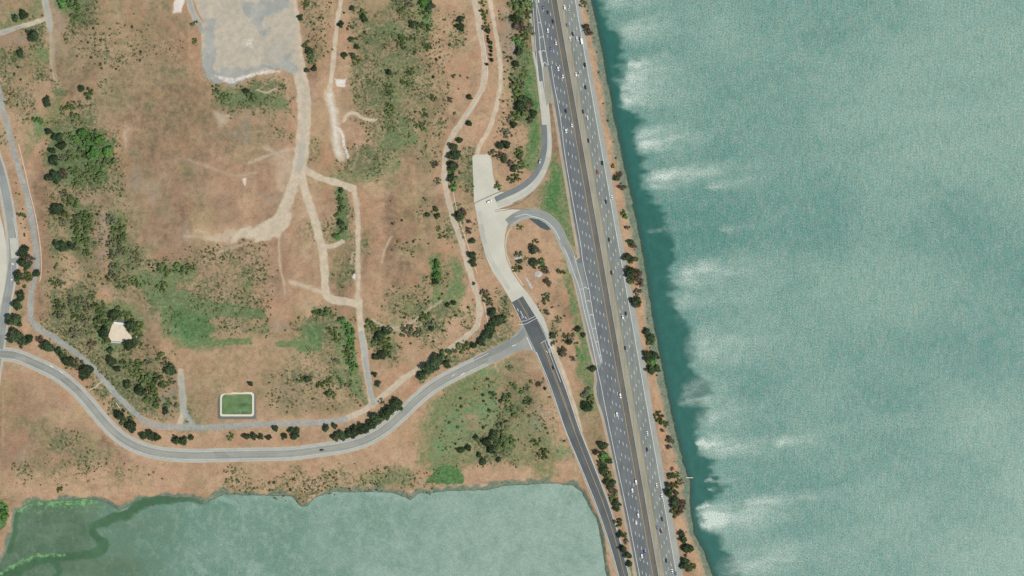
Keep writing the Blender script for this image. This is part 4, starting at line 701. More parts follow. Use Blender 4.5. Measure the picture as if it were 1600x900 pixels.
# ------------------------------------------------------------------ vehicles
def paint_mat():
    t = NT('car_paint'); oi = t.n('ShaderNodeObjectInfo'); t.b.inputs['Coat Weight'].default_value = .4; t.b.inputs['Coat Roughness'].default_value = .1
    return t.done(oi.outputs['Color'], .35, .5)
M_paint = paint_mat(); M_glass = plain('tinted_glass', (.02, .025, .03, 1), .12, .5); M_tyre = plain('tyre_rubber', (.02, .02, .02, 1)); M_lamp = plain('headlamp', (.7, .7, .7, 1), .2)
M_red = plain('tail_lamp', (.35, .02, .02, 1), .3)
def car_meshes(Ln, Wd, Ht, van=False):
    h = Wd / 2; m = MB()
    def ring(y, hw, z0, z1): return [(-hw, y, z0), (-hw, y, z1 - .08), (-hw + .12, y, z1), (hw - .12, y, z1), (hw, y, z1 - .08), (hw, y, z0)]
    e = Ln / 2; zb = .92 if not van else 1.1
    m.loft([ring(-e, h * .82, .38, .72), ring(-e + .15, h * .95, .3, zb - .06), ring(-e * .45, h, .25, zb), ring(e * .3, h, .25, zb), ring(e * .72, h * .97, .25, zb - .12), ring(e - .12, h * .92, .3, zb - .22), ring(e, h * .75, .38, .66)])
    r0, r1 = (-e * .88, e * .30) if van else (-e * .45, e * .16)           # roof span
    c0, c1 = (-e * .95, e * .58) if van else (-e * .78, e * .46)           # cabin base span
    hw1, hw0 = h * .78, h * .92
    roof = [(-hw1, r0, Ht), (hw1, r0, Ht), (hw1, r1, Ht), (-hw1, r1, Ht)]
    m.prism([(-hw1, r0), (hw1, r0), (hw1, r1), (-hw1, r1)], Ht - .09, Ht)
    body = m.mesh('body', M_paint)
    def quad(name, pts, mat):
        q = MB(); n = (Vector(pts[1]) - Vector(pts[0])).cross(Vector(pts[2]) - Vector(pts[0])).normalized() * .03
        q.loft([[Vector(p) for p in pts], [Vector(p) - n for p in pts]]); return q.mesh(name, mat)
    z = Ht - .05
    ws = quad('windscreen', [(-hw0, c1, zb), (hw0, c1, zb), (hw1, r1, z), (-hw1, r1, z)], M_glass)
    rw = quad('rear_window', [(hw0, c0, zb), (-hw0, c0, zb), (-hw1, r0, z), (hw1, r0, z)], M_glass)
    sl_ = quad('side_window', [(-hw0, c0, zb), (-hw0, c1, zb), (-hw1, r1, z), (-hw1, r0, z)], M_glass); sr_ = quad('side_window', [(hw0, c1, zb), (hw0, c0, zb), (hw1, r0, z), (hw1, r1, z)], M_glass)
    out = [('body', body, (0, 0, 0)), ('windscreen', ws, (0, 0, 0)), ('rear_window', rw, (0, 0, 0)), ('side_window', sl_, (0, 0, 0)), ('side_window', sr_, (0, 0, 0))]
    q = MB(); q.tube([(-.11, 0, 0), (.11, 0, 0)], .33, 12); wh = q.mesh('wheel', M_tyre)
    for sx in (-1, 1):
        for sy in (.62, -.62): out.append(('wheel', wh, (sx * (h - .1), sy * e, .33)))
    q = MB(); q.box(-.2, .2, -.05, .05, -.08, .08); hl = q.mesh('headlight', M_lamp); q = MB(); q.box(-.2, .2, -.05, .05, -.08, .08); tl = q.mesh('tail_light', M_red)
    for sx in (-1, 1): out.append(('headlight', hl, (sx * h * .62, e - .03, .6))); out.append(('tail_light', tl, (sx * h * .66, -e + .03, .64)))
    return out
KINDS = {'car': car_meshes(4.7, 1.85, 1.45), 'suv': car_meshes(4.9, 1.95, 1.75, True), 'van': car_meshes(5.6, 2.05, 2.2, True)}
q = MB(); q.prism([(-1.2, -4.2), (1.2, -4.2), (1.2, 1.7), (-1.2, 1.7)], .9, 3.4, .985); cargo = q.mesh('cargo_box', M_paint)
q = MB(); q.loft([[(-1.05, y, .5), (-1.05, y, z), (1.05, y, z), (1.05, y, .5)] for y, z in ((1.9, 2.5), (3.0, 2.5), (3.6, 1.5), (4.2, 1.35))]); cab = q.mesh('cab', M_paint)
q = MB(); q.loft([[(-.95, 3.06, 2.44), (.95, 3.06, 2.44), (.95, 3.62, 1.56), (-.95, 3.62, 1.56)], [(-.95, 3.1, 2.47), (.95, 3.1, 2.47), (.95, 3.66, 1.59), (-.95, 3.66, 1.59)]]); wsm = q.mesh('windscreen', M_glass)
wh = KINDS['car'][5][1]
KINDS['truck'] = [('cargo_box', cargo, (0, 0, 0)), ('cab', cab, (0, 0, 0)), ('windscreen', wsm, (0, 0, 0))] + [('wheel', wh, (sx, y, .45)) for sx in (-1, 1) for y in (3, -1.8, -3)]
COLS = {'white': (.82, .82, .80), 'silver': (.48, .5, .51), 'grey': (.2, .21, .36), 'black': (.018, .018, .02), 'red': (.5, .06, .04), 'blue': (.04, .07, .28), 'maroon': (.12, .025, .03), 'dark': (.035, .05, .045), 'navy': (.03, .04, .1)}
aS = math.atan2(.1765, 1)              # freeway runs down the map and a little east
def vehicle(px, py, hd, kind, colour, label, group=None):
    if hd == 'S': rz = math.pi + aS
    elif hd == 'N': rz = aS
    else: rz = math.radians(hd)
    nm = {'car': 'car', 'suv': 'car', 'van': 'van', 'truck': 'box_truck'}[kind]
    root = empty(nm, (X(px), Y(py), GZ + (.2 if group else .2)), rz); tag(root, label, {'truck': 'truck', 'van': 'van'}.get(kind, 'car'), group)
    for n, me, loc in KINDS[kind]:
        o = bpy.data.objects.new(n, me); o.location = loc; o.color = (*COLS[colour], 1); link(o, root)
GW, GE = 'vehicles on the west carriageway', 'vehicles on the east carriageway'
for v in [
 (841,.5,'S','suv','white','white car at the top edge beside the ramp gore on the west carriageway'), (849,12.5,'S','car','grey','grey car in the rightmost through lane, northernmost pair of the west carriageway'),
 (856,20,'S','car','dark','dark car just southeast of the grey car near the top of west carriageway'), (864,34,'S','car','black','black car hugging the yellow line near the top of the west carriageway'),
 (856,47.5,'S','suv','white','white car alone mid west carriageway beside the second gore chevron from the top'), (868.8,67,'S','car','white','white car in the inside west lane above the grey car by the chevrons'),
 (861,77,'S','car','grey','grey car west of the white car beside the lowest northern chevron'), (872.2,107.5,'S','suv','white','white car level with the northern tip of the pale gore concrete'),
 (879.5,119,'S','car','white','white car in the inside west lane just below the gore tip'), (884.2,174,'S','car','black','black car beside the brown ramp wedge, north of two white cars'),
 (893.6,195.5,'S','car','white','white car touching the yellow line, inner one of the pair beside the off ramp'), (884.5,204.5,'S','suv','white','white car mid lanes, outer one of the pair beside the off ramp'),
 (969.3,618,'S','van','white','white van by the yellow line opposite the tree at the paved turnout'), (964,647,'S','suv','white','white car south of the turnout, southwest of the white van'),
 (993.8,753,'S','van','white','white van in the inside west lane level with the jetty'), (988,766,'S','suv','white','white car just southwest of the white van level with the jetty'),
 (997.3,805,'S','suv','white','white car east one of two alone near the shore tree clump, west carriageway'), (993.8,816,'S','car','white','white car directly southwest of another white car, west carriageway far south'),
 (1007,862,'S','car','blue','blue car on the west carriageway near the bottom of the picture'), (1003,868.5,'S','suv','white','white car behind the blue car near the bottom of the west carriageway')]: vehicle(*v, GW)
for v in [
 (882.3,11.5,'N','van','white','white van by the yellow line at the top of the east carriageway'), (888.8,16.5,'N','car','silver','silver car beside the white van at the top of east carriageway'),
 (886.3,39,'N','car','grey','grey car in the inside east lane south of the white van'), (895,53,'N','car','dark','dark car north of the row of three white vehicles, east carriageway'),
 (890.8,60.5,'N','car','white','white car westernmost in the row of three white vehicles'), (901.5,60.5,'N','car','white','white car between a white car and the box truck'),
 (908.8,63.5,'N','truck','white','white box truck on the outer edge of the east carriageway'), (914,101.5,'N','suv','black','black car in outer east lane level with the northern glint plume painted on the bay'),
 (905.3,113.5,'N','car','silver','silver car side by side with a white car north of the black car'), (900.2,116.5,'N','suv','white','white car side by side with a silver car in the east lanes'),
 (914.8,136.5,'N','car','black','black car alone in the outer east lane south of the silver car'), (911,174.5,'N','car','dark','dark car by the yellow line northwest of a white car, east carriageway'),
 (918,184,'N','car','white','white car southeast of the dark car beside the median, east carriageway'), (919.6,220,'N','car','black','black car by the yellow line alone opposite the off ramp bend'),
 (941.3,255,'N','suv','black','black car in the outermost east lane north of the red car'), (933.6,269,'N','car','red','red car alone on the east carriageway'),
 (956.3,308.5,'N','car','white','white car stopped on the pale outer shoulder of the east carriageway'), (946.8,315,'N','car','dark','dark car left of the white car stopped on the shoulder'),
 (951.8,374.5,'N','car','dark','dark car alone mid east carriageway north of the big shore tree clump'), (955.4,426,'N','car','black','black car by the yellow line level with the big shore tree clump'),
 (978,490,'N','car','black','black car beside a white car south of the lone round shore tree'), (973.2,495.5,'N','suv','white','white car beside a black car south of the lone round shore tree'),
 (977,544,'N','car','navy','navy car by the yellow line level with the paired dark shore trees'), (1011.4,677,'N','car','white','white car alone mid east carriageway north of a navy car'),
 (1011.2,702.5,'N','car','navy','navy car alone south of the white car, north of the jetty'), (1026,758,'N','car','white','white car in the middle east lanes level with shore trees below the jetty'),
 (1034,775,'N','car','white','white car on the outer east lane beside the large brown shore tree'), (1034.5,811,'N','car','navy','navy car in the outer east lane north of the maroon car'),
 (1026.6,824,'N','car','grey','grey car by the yellow line left of the maroon car'), (1032.8,829.5,'N','car','maroon','maroon car right of the grey car, east carriageway'),
 (1041,876,'N','car','black','black car alone near the bottom of the east carriageway'), (1050.3,892,'N','car','white','white car near the bottom edge of the east carriageway'),
 (1056,896,'N','car','grey','grey car on the outer east lane at the bottom edge')]: vehicle(*v, GE)
vehicle(764.5, 315, -62, 'van', 'white', 'white van parked at the gate between yard and concrete loop')
vehicle(843.6, 252.5, -14, 'van', 'silver', 'silver van on the curve of the off ramp beside green grass')
vehicle(503, 703, -82, 'car', 'black', 'black car alone on the grey south road')
vehicle(864.5, 574.5, 21, 'car', 'black', 'black car alone on the new asphalt connector road')
vehicle(814.5, 494.5, 210, 'car', 'grey', 'grey car waiting at the stop line of the junction')

# ------------------------------------------------------------------ trees and shrubs
def leaf_mat():
    t = NT('foliage'); oi = t.n('ShaderNodeObjectInfo'); r = t.pos.outputs['Random Per Island']; n = t.noise(.35, 3)
    col = t.mix(1, oi.outputs['Color'], t.grey(t.rng(r, 0, 1, .55, 1.5, False)), 'MULTIPLY'); col = t.mix(1, col, t.grey(t.rng(n, .3, .7, .7, 1.3)), 'MULTIPLY')
    t.done(col, .75, .15); tr = t.n('ShaderNodeBsdfTranslucent'); t.put(tr.inputs[0], col); mx = t.n('ShaderNodeMixShader'); mx.inputs[0].default_value = .35
    t.put(mx.inputs[1], t.b.outputs[0]); t.put(mx.inputs[2], tr.outputs[0]); t.t.links.new(mx.outputs[0], t.t.nodes['Material Output'].inputs[0]); return t.m
M_leaf = leaf_mat(); M_bark = plain('bark', C(92, 78, 62))
def leaf_faces(cs, n, size, rs, flat=.8, up_bias=.5):
    """small leaf-clump faces spread through lumps cs = (x, y, z, r)"""
    wts = np.array([c[3] ** 2 for c in cs]); k = rs.choice(len(cs), n, p=wts / wts.sum()); c = np.array(cs)[k]
    d = rs.normal(size=(n, 3)); d[:, 2] += .25; d /= np.linalg.norm(d, axis=1)[:, None]; rad = c[:, 3] * rs.uniform(.55, 1.08, n)
    p = c[:, :3] + d * rad[:, None] * np.array([1, 1, flat])
    nr = d + rs.normal(size=(n, 3)) * .55; nr[:, 2] += up_bias; nr /= np.linalg.norm(nr, axis=1)[:, None]
    a = np.cross(nr, rs.normal(size=(n, 3))); a /= np.linalg.norm(a, axis=1)[:, None] + 1e-9; b = np.cross(nr, a)
    s = (size * rs.uniform(.6, 1.35, n))[:, None]; q = rs.uniform(.6, 1.2, (n, 4, 1))
    v = np.stack([p + a * s * q[:, 0], p + b * s * q[:, 1], p - a * s * q[:, 2], p - b * s * q[:, 3]], 1).reshape(-1, 3)
    v[:, 2] = np.maximum(v[:, 2], .03); return v, np.arange(4 * n).reshape(n, 4)
def np_mesh(name, v, f, mat): o = mesh_np(name, v, f, mat); me = o.data; bpy.data.objects.remove(o); return me
CROWN = []; BARE = []; BUSH = []
for k in range(9):
    rs = np.random.default_rng(100 + k); cs = [(0, 0, .75, .6)]
    for j in range(9): a = rs.uniform(0, 6.28); d = rs.uniform(.3, .85); cs.append((d * math.cos(a) * (1.15 if k % 3 == 0 else .95), d * math.sin(a), rs.uniform(.35, .95), rs.uniform(.18, .42)))
    CROWN.append(np_mesh('crown', *leaf_faces(cs, 1300, .105, rs), M_leaf))
for k in range(5):
    rs = np.random.default_rng(200 + k); cs = [(rs.uniform(-.6, .6), rs.uniform(-.6, .6), rs.uniform(.3, .8), rs.uniform(.2, .45)) for j in range(9)]
    BARE.append(np_mesh('crown', *leaf_faces(cs, 620, .085, rs, .8, .1), M_leaf))
SCR = []
for k in range(8):
    rs = np.random.default_rng(500 + k); cs = []
    for j in range(15): a = rs.uniform(0, 6.28); d = rs.uniform(0, 1.05) ** .7; cs.append((d * math.cos(a) * rs.uniform(.8, 1.2), d * math.sin(a), rs.uniform(.2, .7) * (1.1 - .5 * d), rs.uniform(.13, .30)))
    SCR.append(np_mesh('crown', *leaf_faces(cs, 950, .10, rs, .8, .9), M_leaf))
for k in range(7):
    rs = np.random.default_rng(300 + k); cs = [(0, 0, .3, .65)] + [(rs.uniform(-.55, .55), rs.uniform(-.55, .55), rs.uniform(.2, .5), rs.uniform(.25, .45)) for j in range(4)]
    BUSH.append(np_mesh('shrub', *leaf_faces(cs, 170, .2, rs, .8), M_leaf))
rs = np.random.default_rng(400); cs = [(rs.normal(0, .1), rs.normal(0, .1), z, .85 * (1 - z / 3.2)) for z in np.linspace(.4, 2.9, 12)]
CONE = np_mesh('crown', *leaf_faces(cs, 900, .13, rs, .5), M_leaf)
TR = []
for k in range(3):
    rs = random.Random(k); m = MB(); m.tube([(0, 0, -.15), (.01, .02, .3), (.03, 0, .75)], [.09, .065, .04], 7)
    for j in range(4):
        a = j * 1.57 + rs.uniform(-.5, .5); m.tube([(.01, .01, .28 + .06 * j), (.25 * math.cos(a), .25 * math.sin(a), .55 + .05 * j), (.5 * math.cos(a), .5 * math.sin(a), .8)], [.045, .03, .012], 5)
    TR.append(m.mesh('trunk', M_bark))
m = MB(); m.tube([(0, 0, -.15), (0, 0, 1.4), (0, 0, 2.8)], [.11, .07, .02], 7); TRC = m.mesh('trunk', M_bark)
TCOL = {'d': C(80, 98, 66), 'g': C(112, 132, 80), 'l': C(106, 148, 78), 'y': C(132, 136, 104), 'b': C(128, 116, 98), 'c': C(60, 86, 52), 'o': C(110, 120, 70)}
LOOK = {'d': 'dark green', 'g': 'mid green', 'l': 'bright green', 'y': 'greyish', 'b': 'brownish', 'c': 'dark slim', 'o': 'olive green'}
ORD = 'first second third fourth fifth sixth seventh eighth ninth tenth eleventh twelfth thirteenth fourteenth fifteenth sixteenth'.split()
def jitter(c, rs, a=.16):
    f = 1 + rs.uniform(-a, a); return (c[0] * f * (1 + rs.uniform(-.08, .08)), c[1] * f, c[2] * f * (1 + rs.uniform(-.08, .08)), 1)
tc = 0; OCC = []
def tree(x, y, r, k, label, group, nm):
    global tc; tc += 1; rs = random.Random(int(x * 31 + y * 17)); OCC.append((x, y, r))
    con = k == 'c'; root = empty(nm, (X(x), Y(y), ground_h(x, y)), rs.uniform(0, 6.28))
    s = r * S * (.95 if con else 1.06); hh = rs.uniform(.85, 1.1) * (1.0 if r < 9 else .85); root.scale = (s, s * rs.uniform(.88, 1.1), s * hh)
    tag(root, label, 'bush' if nm == 'bush' else 'tree', group)
    o = bpy.data.objects.new('crown', CONE if con else BARE[tc % 5] if k in 'b' else SCR[tc % 8] if k in 'gyo' or (k == 'l' and tc % 2) else CROWN[tc % 9]); o.color = jitter(TCOL[k], rs, .24); link(o, root)
    link(bpy.data.objects.new('trunk', TRC if con else TR[tc % 3]), root)
def T(s): return [(float(a), float(b), float(c), d) for a, b, c, d in (q.split(',') for q in s.split())]
def zone(phrase, order, items, group):
    ax, sg, word = {'N': (1, 1, 'north'), 'S': (1, -1, 'south'), 'W': (0, 1, 'west'), 'E': (0, -1, 'east')}[order]
    for nm in ('tree', 'bush', 'conifer'):
        it = sorted([t for t in T(items) if ('conifer' if t[3] == 'c' else 'tree' if t[2] >= 8 else 'bush') == nm], key=lambda t: sg * t[ax]); n = len(it)
        for i, (x, y, r, k) in enumerate(it):
            size = {'tree': 'large ' if r >= 11 else '', 'bush': 'small ' if r <= 5 else ''}.get(nm, '')
            pos = (ORD[i] + ' from the ' + word) if n > 1 else 'the only one'
            tree(x, y, r, k, f"{size}{LOOK[k]} {nm}, {pos} {phrase}", 'bushes' + group[group.index(' '):] if nm == 'bush' and ' ' in group else group, nm)
zone('along the dirt track at top left', 'N', '25,29,6.5,d 38,25,8,d 54,57,12,d 33,83,6.5,d 118,26,7,g 112,8,8,g 123,8,7,g 98,6,7,l', 'trees in the northwest corner')
zone('in the scrub north of the lush thicket', 'N', '74,159,8,d 142,148,8.5,g 130,139,6,d 60,187,8,l 76,205,6,d 112,166,9,g 120,182,8,g 100,172,7,g 126,165,6,y', 'trees above the lush thicket')
zone('along the west side of the lush thicket', 'N', '93,216,9,d 82,236,6,d 98,229,8,d 84,250,9,d 99,246,7,y 110,248,9,g 88,278,11,d 98,272,10,b 79,278,8,d 115,268,8,g 120,288,6,g', 'trees at the lush thicket')
zone('in the bright lush thicket itself', 'W', '118,215,9,l 130,208,9,l 138,222,10,l 150,213,9,l 160,222,10,l 170,238,9,l 150,240,11,l 132,240,9,g 162,256,10,g 172,252,8,g 144,262,9,g 155,276,8,g 137,277,8,g', 'trees of the lush thicket')
zone('in the column south of lush thicket', 'N', '90,326,11,d 100,334,8,o 108,312,8,g 102,302,6,y 122,318,7,g 128,338,9,g 120,345,8,g 137,340,8,g 122,358,8,g 136,356,8,g 124,372,8,g 135,376,8,g 137,395,6,g', 'trees in the western scrub column')
zone('in the cluster below scrub column', 'W', '91,383,8,d 100,387,10,d 112,385,8,d 120,390,6,o 101,350,6,y 84,440,6,g 94,443,7,y', 'trees below the scrub column')
zone('in the east strip of western scrub', 'N', '178,345,9,y 190,350,9,g 183,360,8,g 177,378,8,y 192,372,9,g 176,398,7,y 190,392,8,y 196,388,6,g 178,418,7,y 180,432,8,y 213,404,6,y', 'trees of the eastern scrub strip')
zone('between grey track and west road', 'N', '38,394,10,d 46,404,11,b 36,410,9,d 44,414,9,d 30,430,9,d 38,436,10,g 46,428,8,o 59,428,6.5,d 34,461,9,d 27,475,8.5,d 25,500,14,d 27,524,13,d 37,533,10,d 34,335,6,g', 'roadside trees at the west edge')
zone('between gravel track and southwest road', 'W', '48,530,8,d 63,531,7,b 76,541,11,d 90,548,6,d 97,555,7,d 108,566,10,d 122,570,8,y 134,583,12,d 138,578,9,d 187,649,10,d 198,657,10,g 207,664,11,d 225,680,8,d 236,680,9,d 246,684,7,d 260,684,6,y'.replace(' 260,684,6,y', ''), 'trees of the southwest roadside row')
zone('in the short row below the gravel track', 'W', '276,688,8,d 288,689,8,d 300,684,5,d 361,683,6,g 385,682,6,d 397,682,6,d 408,683,5,d 431,670,5.5,d 445,681,6,d 456,672,6.5,d 464,673,6,d 460,680,7,d 420,684,5,d 510,669,6.5,d 523,666,5,d', 'trees of the short southern row')
zone('in the grey scrub west of the pit', 'N', '92,478,10,g 93,492,8,y 112,470,8,y 120,478,9,g 132,468,7,y 122,494,8,g 138,482,7,y 155,478,9,g 135,502,8,y 118,520,11,y 132,522,8,y 146,462,6,g 145,537,8,y', 'trees west of the pit')
zone('ringed closely around the pale sandy pit', 'W', '158,503,11,g 165,520,11,d 168,508,10,g 178,492,9,d 190,490,9,g 200,494,8,g 207,508,10,d 215,512,11,o 202,538,10,d 212,534,10,g 166,533,6,o 160,488,8,g 219,524,6,o', 'trees ringing the pit')
#zone('in the thicket southeast of the pit', 'N', '172,548,6,d 174,565,9,d 184,577,6,d 198,568,8,g 217,572,10,g 214,584,8,g 232,566,6,y 250,556,7,g 262,567,7,y 270,578,11,d 228,592,11,g 243,597,11,g 240,610,8,g 268,597,6,y 200,600,7,d 219,611,10,d 245,628,10,g', 'trees southeast of the pit'.replace('southeast', 'south east'))if False else None
zone('north half of the thicket below the pit', 'N', '172,548,6,d 174,565,9,d 184,577,6,d 198,568,8,g 217,572,10,g 214,584,8,g 232,566,6,y 250,556,7,g 262,567,7,y 270,578,11,d', 'trees of the thicket below the pit')
zone('south half of the thicket below the pit', 'N', '228,592,11,g 243,597,11,g 240,610,8,g 268,597,6,y 200,600,7,d 219,611,10,d 245,628,10,g 232,622,8,g 260,642,6,d 267,630,9,g 255,600,6,g', 'trees of the thicket below the pit')
zone('on the edge of the lush meadow mid-left', 'W', '253,418,8,g 263,424,7,g 276,418,8,g 288,422,7,g 299,418,8,g 208,440,7,g 217,444,7,g 256,447,7,g 190,447,7,g', 'trees by the lush meadow')
zone('below the gravel yard at the top', 'W', '305,38,5,g 306,66,5,g 340,141,7,g 352,152,7,g 386,143,6,d 395,152,7,g', 'trees below the gravel yard')
zone('between yard road and chalk trail', 'N', '479,8,5,g 470,28,5,d 480,70,6,g 484,80,7,d 487,92,7,g 480,110,4.5,d 493,108,5,d', 'trees between yard road and chalk trail')
zone('in the scrub east of chalk trail', 'N', '533,40,5.5,d 551,14,5,d 569,30,7,d 567,20,6,g 550,62,5,d 558,75,5,d 539,87,5.5,d 552,87,5,d 557,94,6,g', 'trees by the chalk trail')
zone('in the northern scrub belt, west half', 'N', '630,18,7,g 640,8,7,y 628,62,8,g 628,72,7,g 645,38,6.5,d 644,60,5.5,g 609,114,6,d 608,138,6,g 609,146,6,g 612,168,7,g 608,178,6,g', 'trees of the northern scrub belt')
zone('in the northern scrub belt, east half', 'N', '662,5,9,l 672,10,9,d 665,22,8,g 657,40,7,g 668,43,6,g 669,74,7,g 640,114,6,g 633,131,7,g 676,153,6,g 658,198,7,g 664,178,6,g', 'trees of the northern scrub belt')
zone('on the tan slope west of the track', 'N', '720,30,6,d 721,44,7,d 733,152,5.5,d 704,157,5,b 733,192,5.5,d 718,219,6,d', 'trees on the tan slope')
zone('in the green hedge beside the north track', 'N', '754,5,5,g 756,19,6,g 758,28,5,g 760,42,6,o 762,49,5,d', 'trees of the north track hedge')
zone('in the conifer row with long shadows', 'N', '762.5,57,2.6,c 763,61,2.8,c 766,67,4.6,c 767,74,3.6,c 768,80,3.2,c 767,86,3.2,c 769,94,4,c 761,101,3,c', 'conifers beside the north track')
zone('in the dense wood beside the freeway top', 'N', '806,6,9,g 817,8,12,g 812,20,10,g 822,22,9,g 806,29,8,d 815,40,10,b 826,46,9,y 806,44,9,b 820,56,10,g 808,64,8,l 815,70,8,g 812,80,7,d', 'trees of the freeway wood')
zone('in the wood west of the green strip', 'N', '806,100,7,d 818,117,6,g 805,131,8,g 816,133,6,y 808,150,10,g 820,158,11,d 812,166,10,d 826,168,10,b 818,178,10,g 832,178,8,d 808,182,7,g 828,188,7,b', 'trees west of the green strip')
zone('between the wood and the concrete yard', 'N', '803,196,6,d 796,185,6,y 790,208,7,y 792,225,7,d 780,228,7,d 770,238,6,y 783,243,8,b 788,248,7,d 812,236,7,g 812,248,8,g 797,256,6,b 803,263,6,d 814,263,7,g 800,280,6,g 808,277,6,o 778,291,6,g', 'trees by the concrete yard')
zone('in the hedge east of the cinder track', 'N', '709,231,8,d 710,244,10,d 707,258,9,d 709,270,9,g 705,279,7,d 709,292,7.5,l', 'trees of the cinder track hedge')
zone('between cinder track and concrete loop', 'N', '718,338,9,d 723,332,7,b 733,346,5,b 733,361,6,b 738,377,6,d 738,400,7,d 739,410,6.5,d', 'trees west of the concrete loop')
zone('inside the on-ramp loop', 'N', '813,355,4.5,o 837,377,4.5,o 836,390,11,b 834,391,8,d 810,398,6,y 812,409,4.5,d 806,421,5,o 813,418,4,d 834,410,9,d 847,412,8,g 852,422,8,b 857,441,8.5,b 877,426,6,o', 'trees inside the on ramp loop')
zone('on ground east of junction', 'N', '852,467,7,g 856,462,4,g 854,488,5,y 873,500,5,y 903,515,5.5,d 912,523,4.5,d 864,524,6,d 884,527,6,o 893,525,6.5,y 890,535,6,d 864,536,4,o 882,553,9,b 878,550,7,o 895,560,5,b 926,577,6,d', 'trees east of the junction')
zone('between connector road and freeway', 'N', '917,614,9,y 921,622,7,g 917,636,11,d 943,697,8,d 932,706,7,b 945,712,9,l 951,720,7,d 940,722,8,g 944,734,9,d 950,744,8,g 954,756,9,d 958,766,8,b 958,776,8,g 962,787,8,d 963,795,6,d', 'trees between connector road and freeway')
zone('beside the connector road, south end', 'N', '968,817,7,o 970,834,6,d 974,836,5,g 978,846,5,b 974,857,7,d 980,867,6,d 984,881,5.5,d', 'trees at the south end of the connector')
zone('in the shore row, north of bridge lamps'.replace('bridge lamps', 'red car'), 'N', '913,5,6,y 916,43,8,b 920,50,7,b 963,278,5.5,d 968,273,6,b 973,293,7,b 957,259,3.5,o', 'shore trees at the north')
zone('in the shore clump halfway down picture', 'N', '974,333,4.5,g 977,337,5.5,l 979,356,5,b 985,378,6,d 989,382,7,b 980,402,8,d 989,406,7,o 984,424,11,d 994,428,11,b 990,440,9,o 1000,440,8,b 997,455,6,y 992,472,8.5,d 999,476,5,b', 'shore trees in the middle')
zone('in the shore row abreast of the junction', 'N', '1010,520,7,d 1015,526,7,d 1017,535,7,g 1013,555,9,d 1022,556,9,d 1017,566,8,l 1018,577,9,d 1026,575,7,d', 'shore trees abreast of the junction')
zone('in the shore row north of jetty', 'N', '1029,649,6.5,o 1033,658,6.5,g 1041,664,5,b 1035,672,3.5,b 1044,684,6,b 1047,688,6,y 1045,698,6,b 1050,733,3.5,b', 'shore trees north of the jetty')
zone('in the shore clump south of jetty', 'N', '1048,743,5.5,d 1055,743,6.5,g 1044,757,6,d 1054,758,7,o 1063,752,5,y 1045,770,8,d 1056,770,5,d 1053,785,10,d 1065,788,9,b 1055,797,10,o 1062,797,8,b', 'shore trees south of the jetty')
zone('at the southern end of the shore row', 'N', '1066,834,6,d 1068,842,7,d 1070,857,7,d 1079,857,7,d 1071,868,3,b 1070,882,9,d 1078,887,9,o', 'shore trees at the south')
zone('in the meadow by dirt track junction', 'N', '534,298,5,d 532,312,6,g 534,325,6,g 530,335,6,g 534,348,6,d 537,358,6,g 528,370,6,l', 'trees of the small meadow strip')
zone('in the strip west of cinder track', 'N', '683,410,6,l 682,420,7,l 684,432,7,l 681,440,6,d 681,327,5,d 683,338,5,d 686,358,4.5,g 690,369,5,g 668,335,4.5,d 681,258,6,b 684,282,5,y', 'trees west of the cinder track')
zone('east of the lower dirt track', 'N', '580,505,8,g 588,515,9,g 594,524,10,d 602,518,8,d 592,534,10,o 600,530,9,g 605,545,8,g 598,556,9,d 587,557,6,d 606,555,6,g 610,514,6,y 586,585,4.5,d 591,599,5.5,d', 'trees east of the lower dirt track')
zone('west of the lower dirt track', 'N', '535,500,6,l 542,508,7,l 548,520,7,l 549,534,7,l 545,548,8,g 548,560,7,g 552,572,8,l 527,528,7,g 518,515,6,g 525,562,6,y 505,490,8,g 512,485,7,g 495,488,6,g', 'trees west of the lower dirt track')
zone('in the scrub beside the lined pond', 'W', '472,592,6,g 481,592,6,d 502,600,7,g 514,596,7,g 532,592,6,l 520,615,7,g 510,615,4,d 392,600,5,d 545,602,6,y', 'trees near the lined pond')
zone('on the tan slope inside the track bend', 'W', '665,494,9,g 632,516,8,y 643,517,9,y 655,519,6,y 668,508,6,y 677,505,6,y 675,512,5,d 699,477,4.5,d 709,474,4.5,d 655,585,4,d'.replace(' 655,585,4,d', ''), 'trees inside the track bend')
zone('in the row above south road junction', 'W', '660,587,9,d 668,576,12,d 678,568,12,d 686,560,10,d 692,553,8,g 698,568,7,d 706,550,7,g 718,545,8,g 728,540,7,g 740,540,7,d 752,533,8,d 760,522,9,d 768,512,9,d 775,503,10,d 783,500,9,d 770,488,9,d', 'trees above the junction')
zone('beside the drain kerb above the junction', 'N', '757,456,6,y 760,465,6.5,g 765,473,6,y 740,442,4,b', 'trees by the short drain kerb')
zone('in the hedge at the south road bend', 'W', '524,683,7,d 535,681,8,d 546,678,9,d 556,674,9,d 567,669,10,d 580,664,10,d 590,656,11,d 600,648,10,d 610,642,11,d 621,634,10,d 618,628,8,d 597,628,5,y', 'trees of the south road hedge')
zone('in the green field beside the lagoon', 'W', '720,704,6,d 732,699,6,d 744,684,5,d 762,692,8,d 772,683,9,d 768,702,8,d 780,692,10,g 792,688,10,g 756,722,6,d 780,718,5,d 749,712,5,d 792,620,8,g 825,628,7,g 800,640,9,g 785,665,8,y', 'trees of the green field')
zone('at the lower left corner by lagoon', 'W', '2,798,9,l 8,806,8,l 94,764,5,g', 'trees by the lagoon')
zone('over the right half of the field', 'N', '842,600,5,b 797,575,5,y 803,602,6,g 823,607,5,y 772,618,5,g 850,708,8,o 838,690,7,g', 'trees of the lower field')

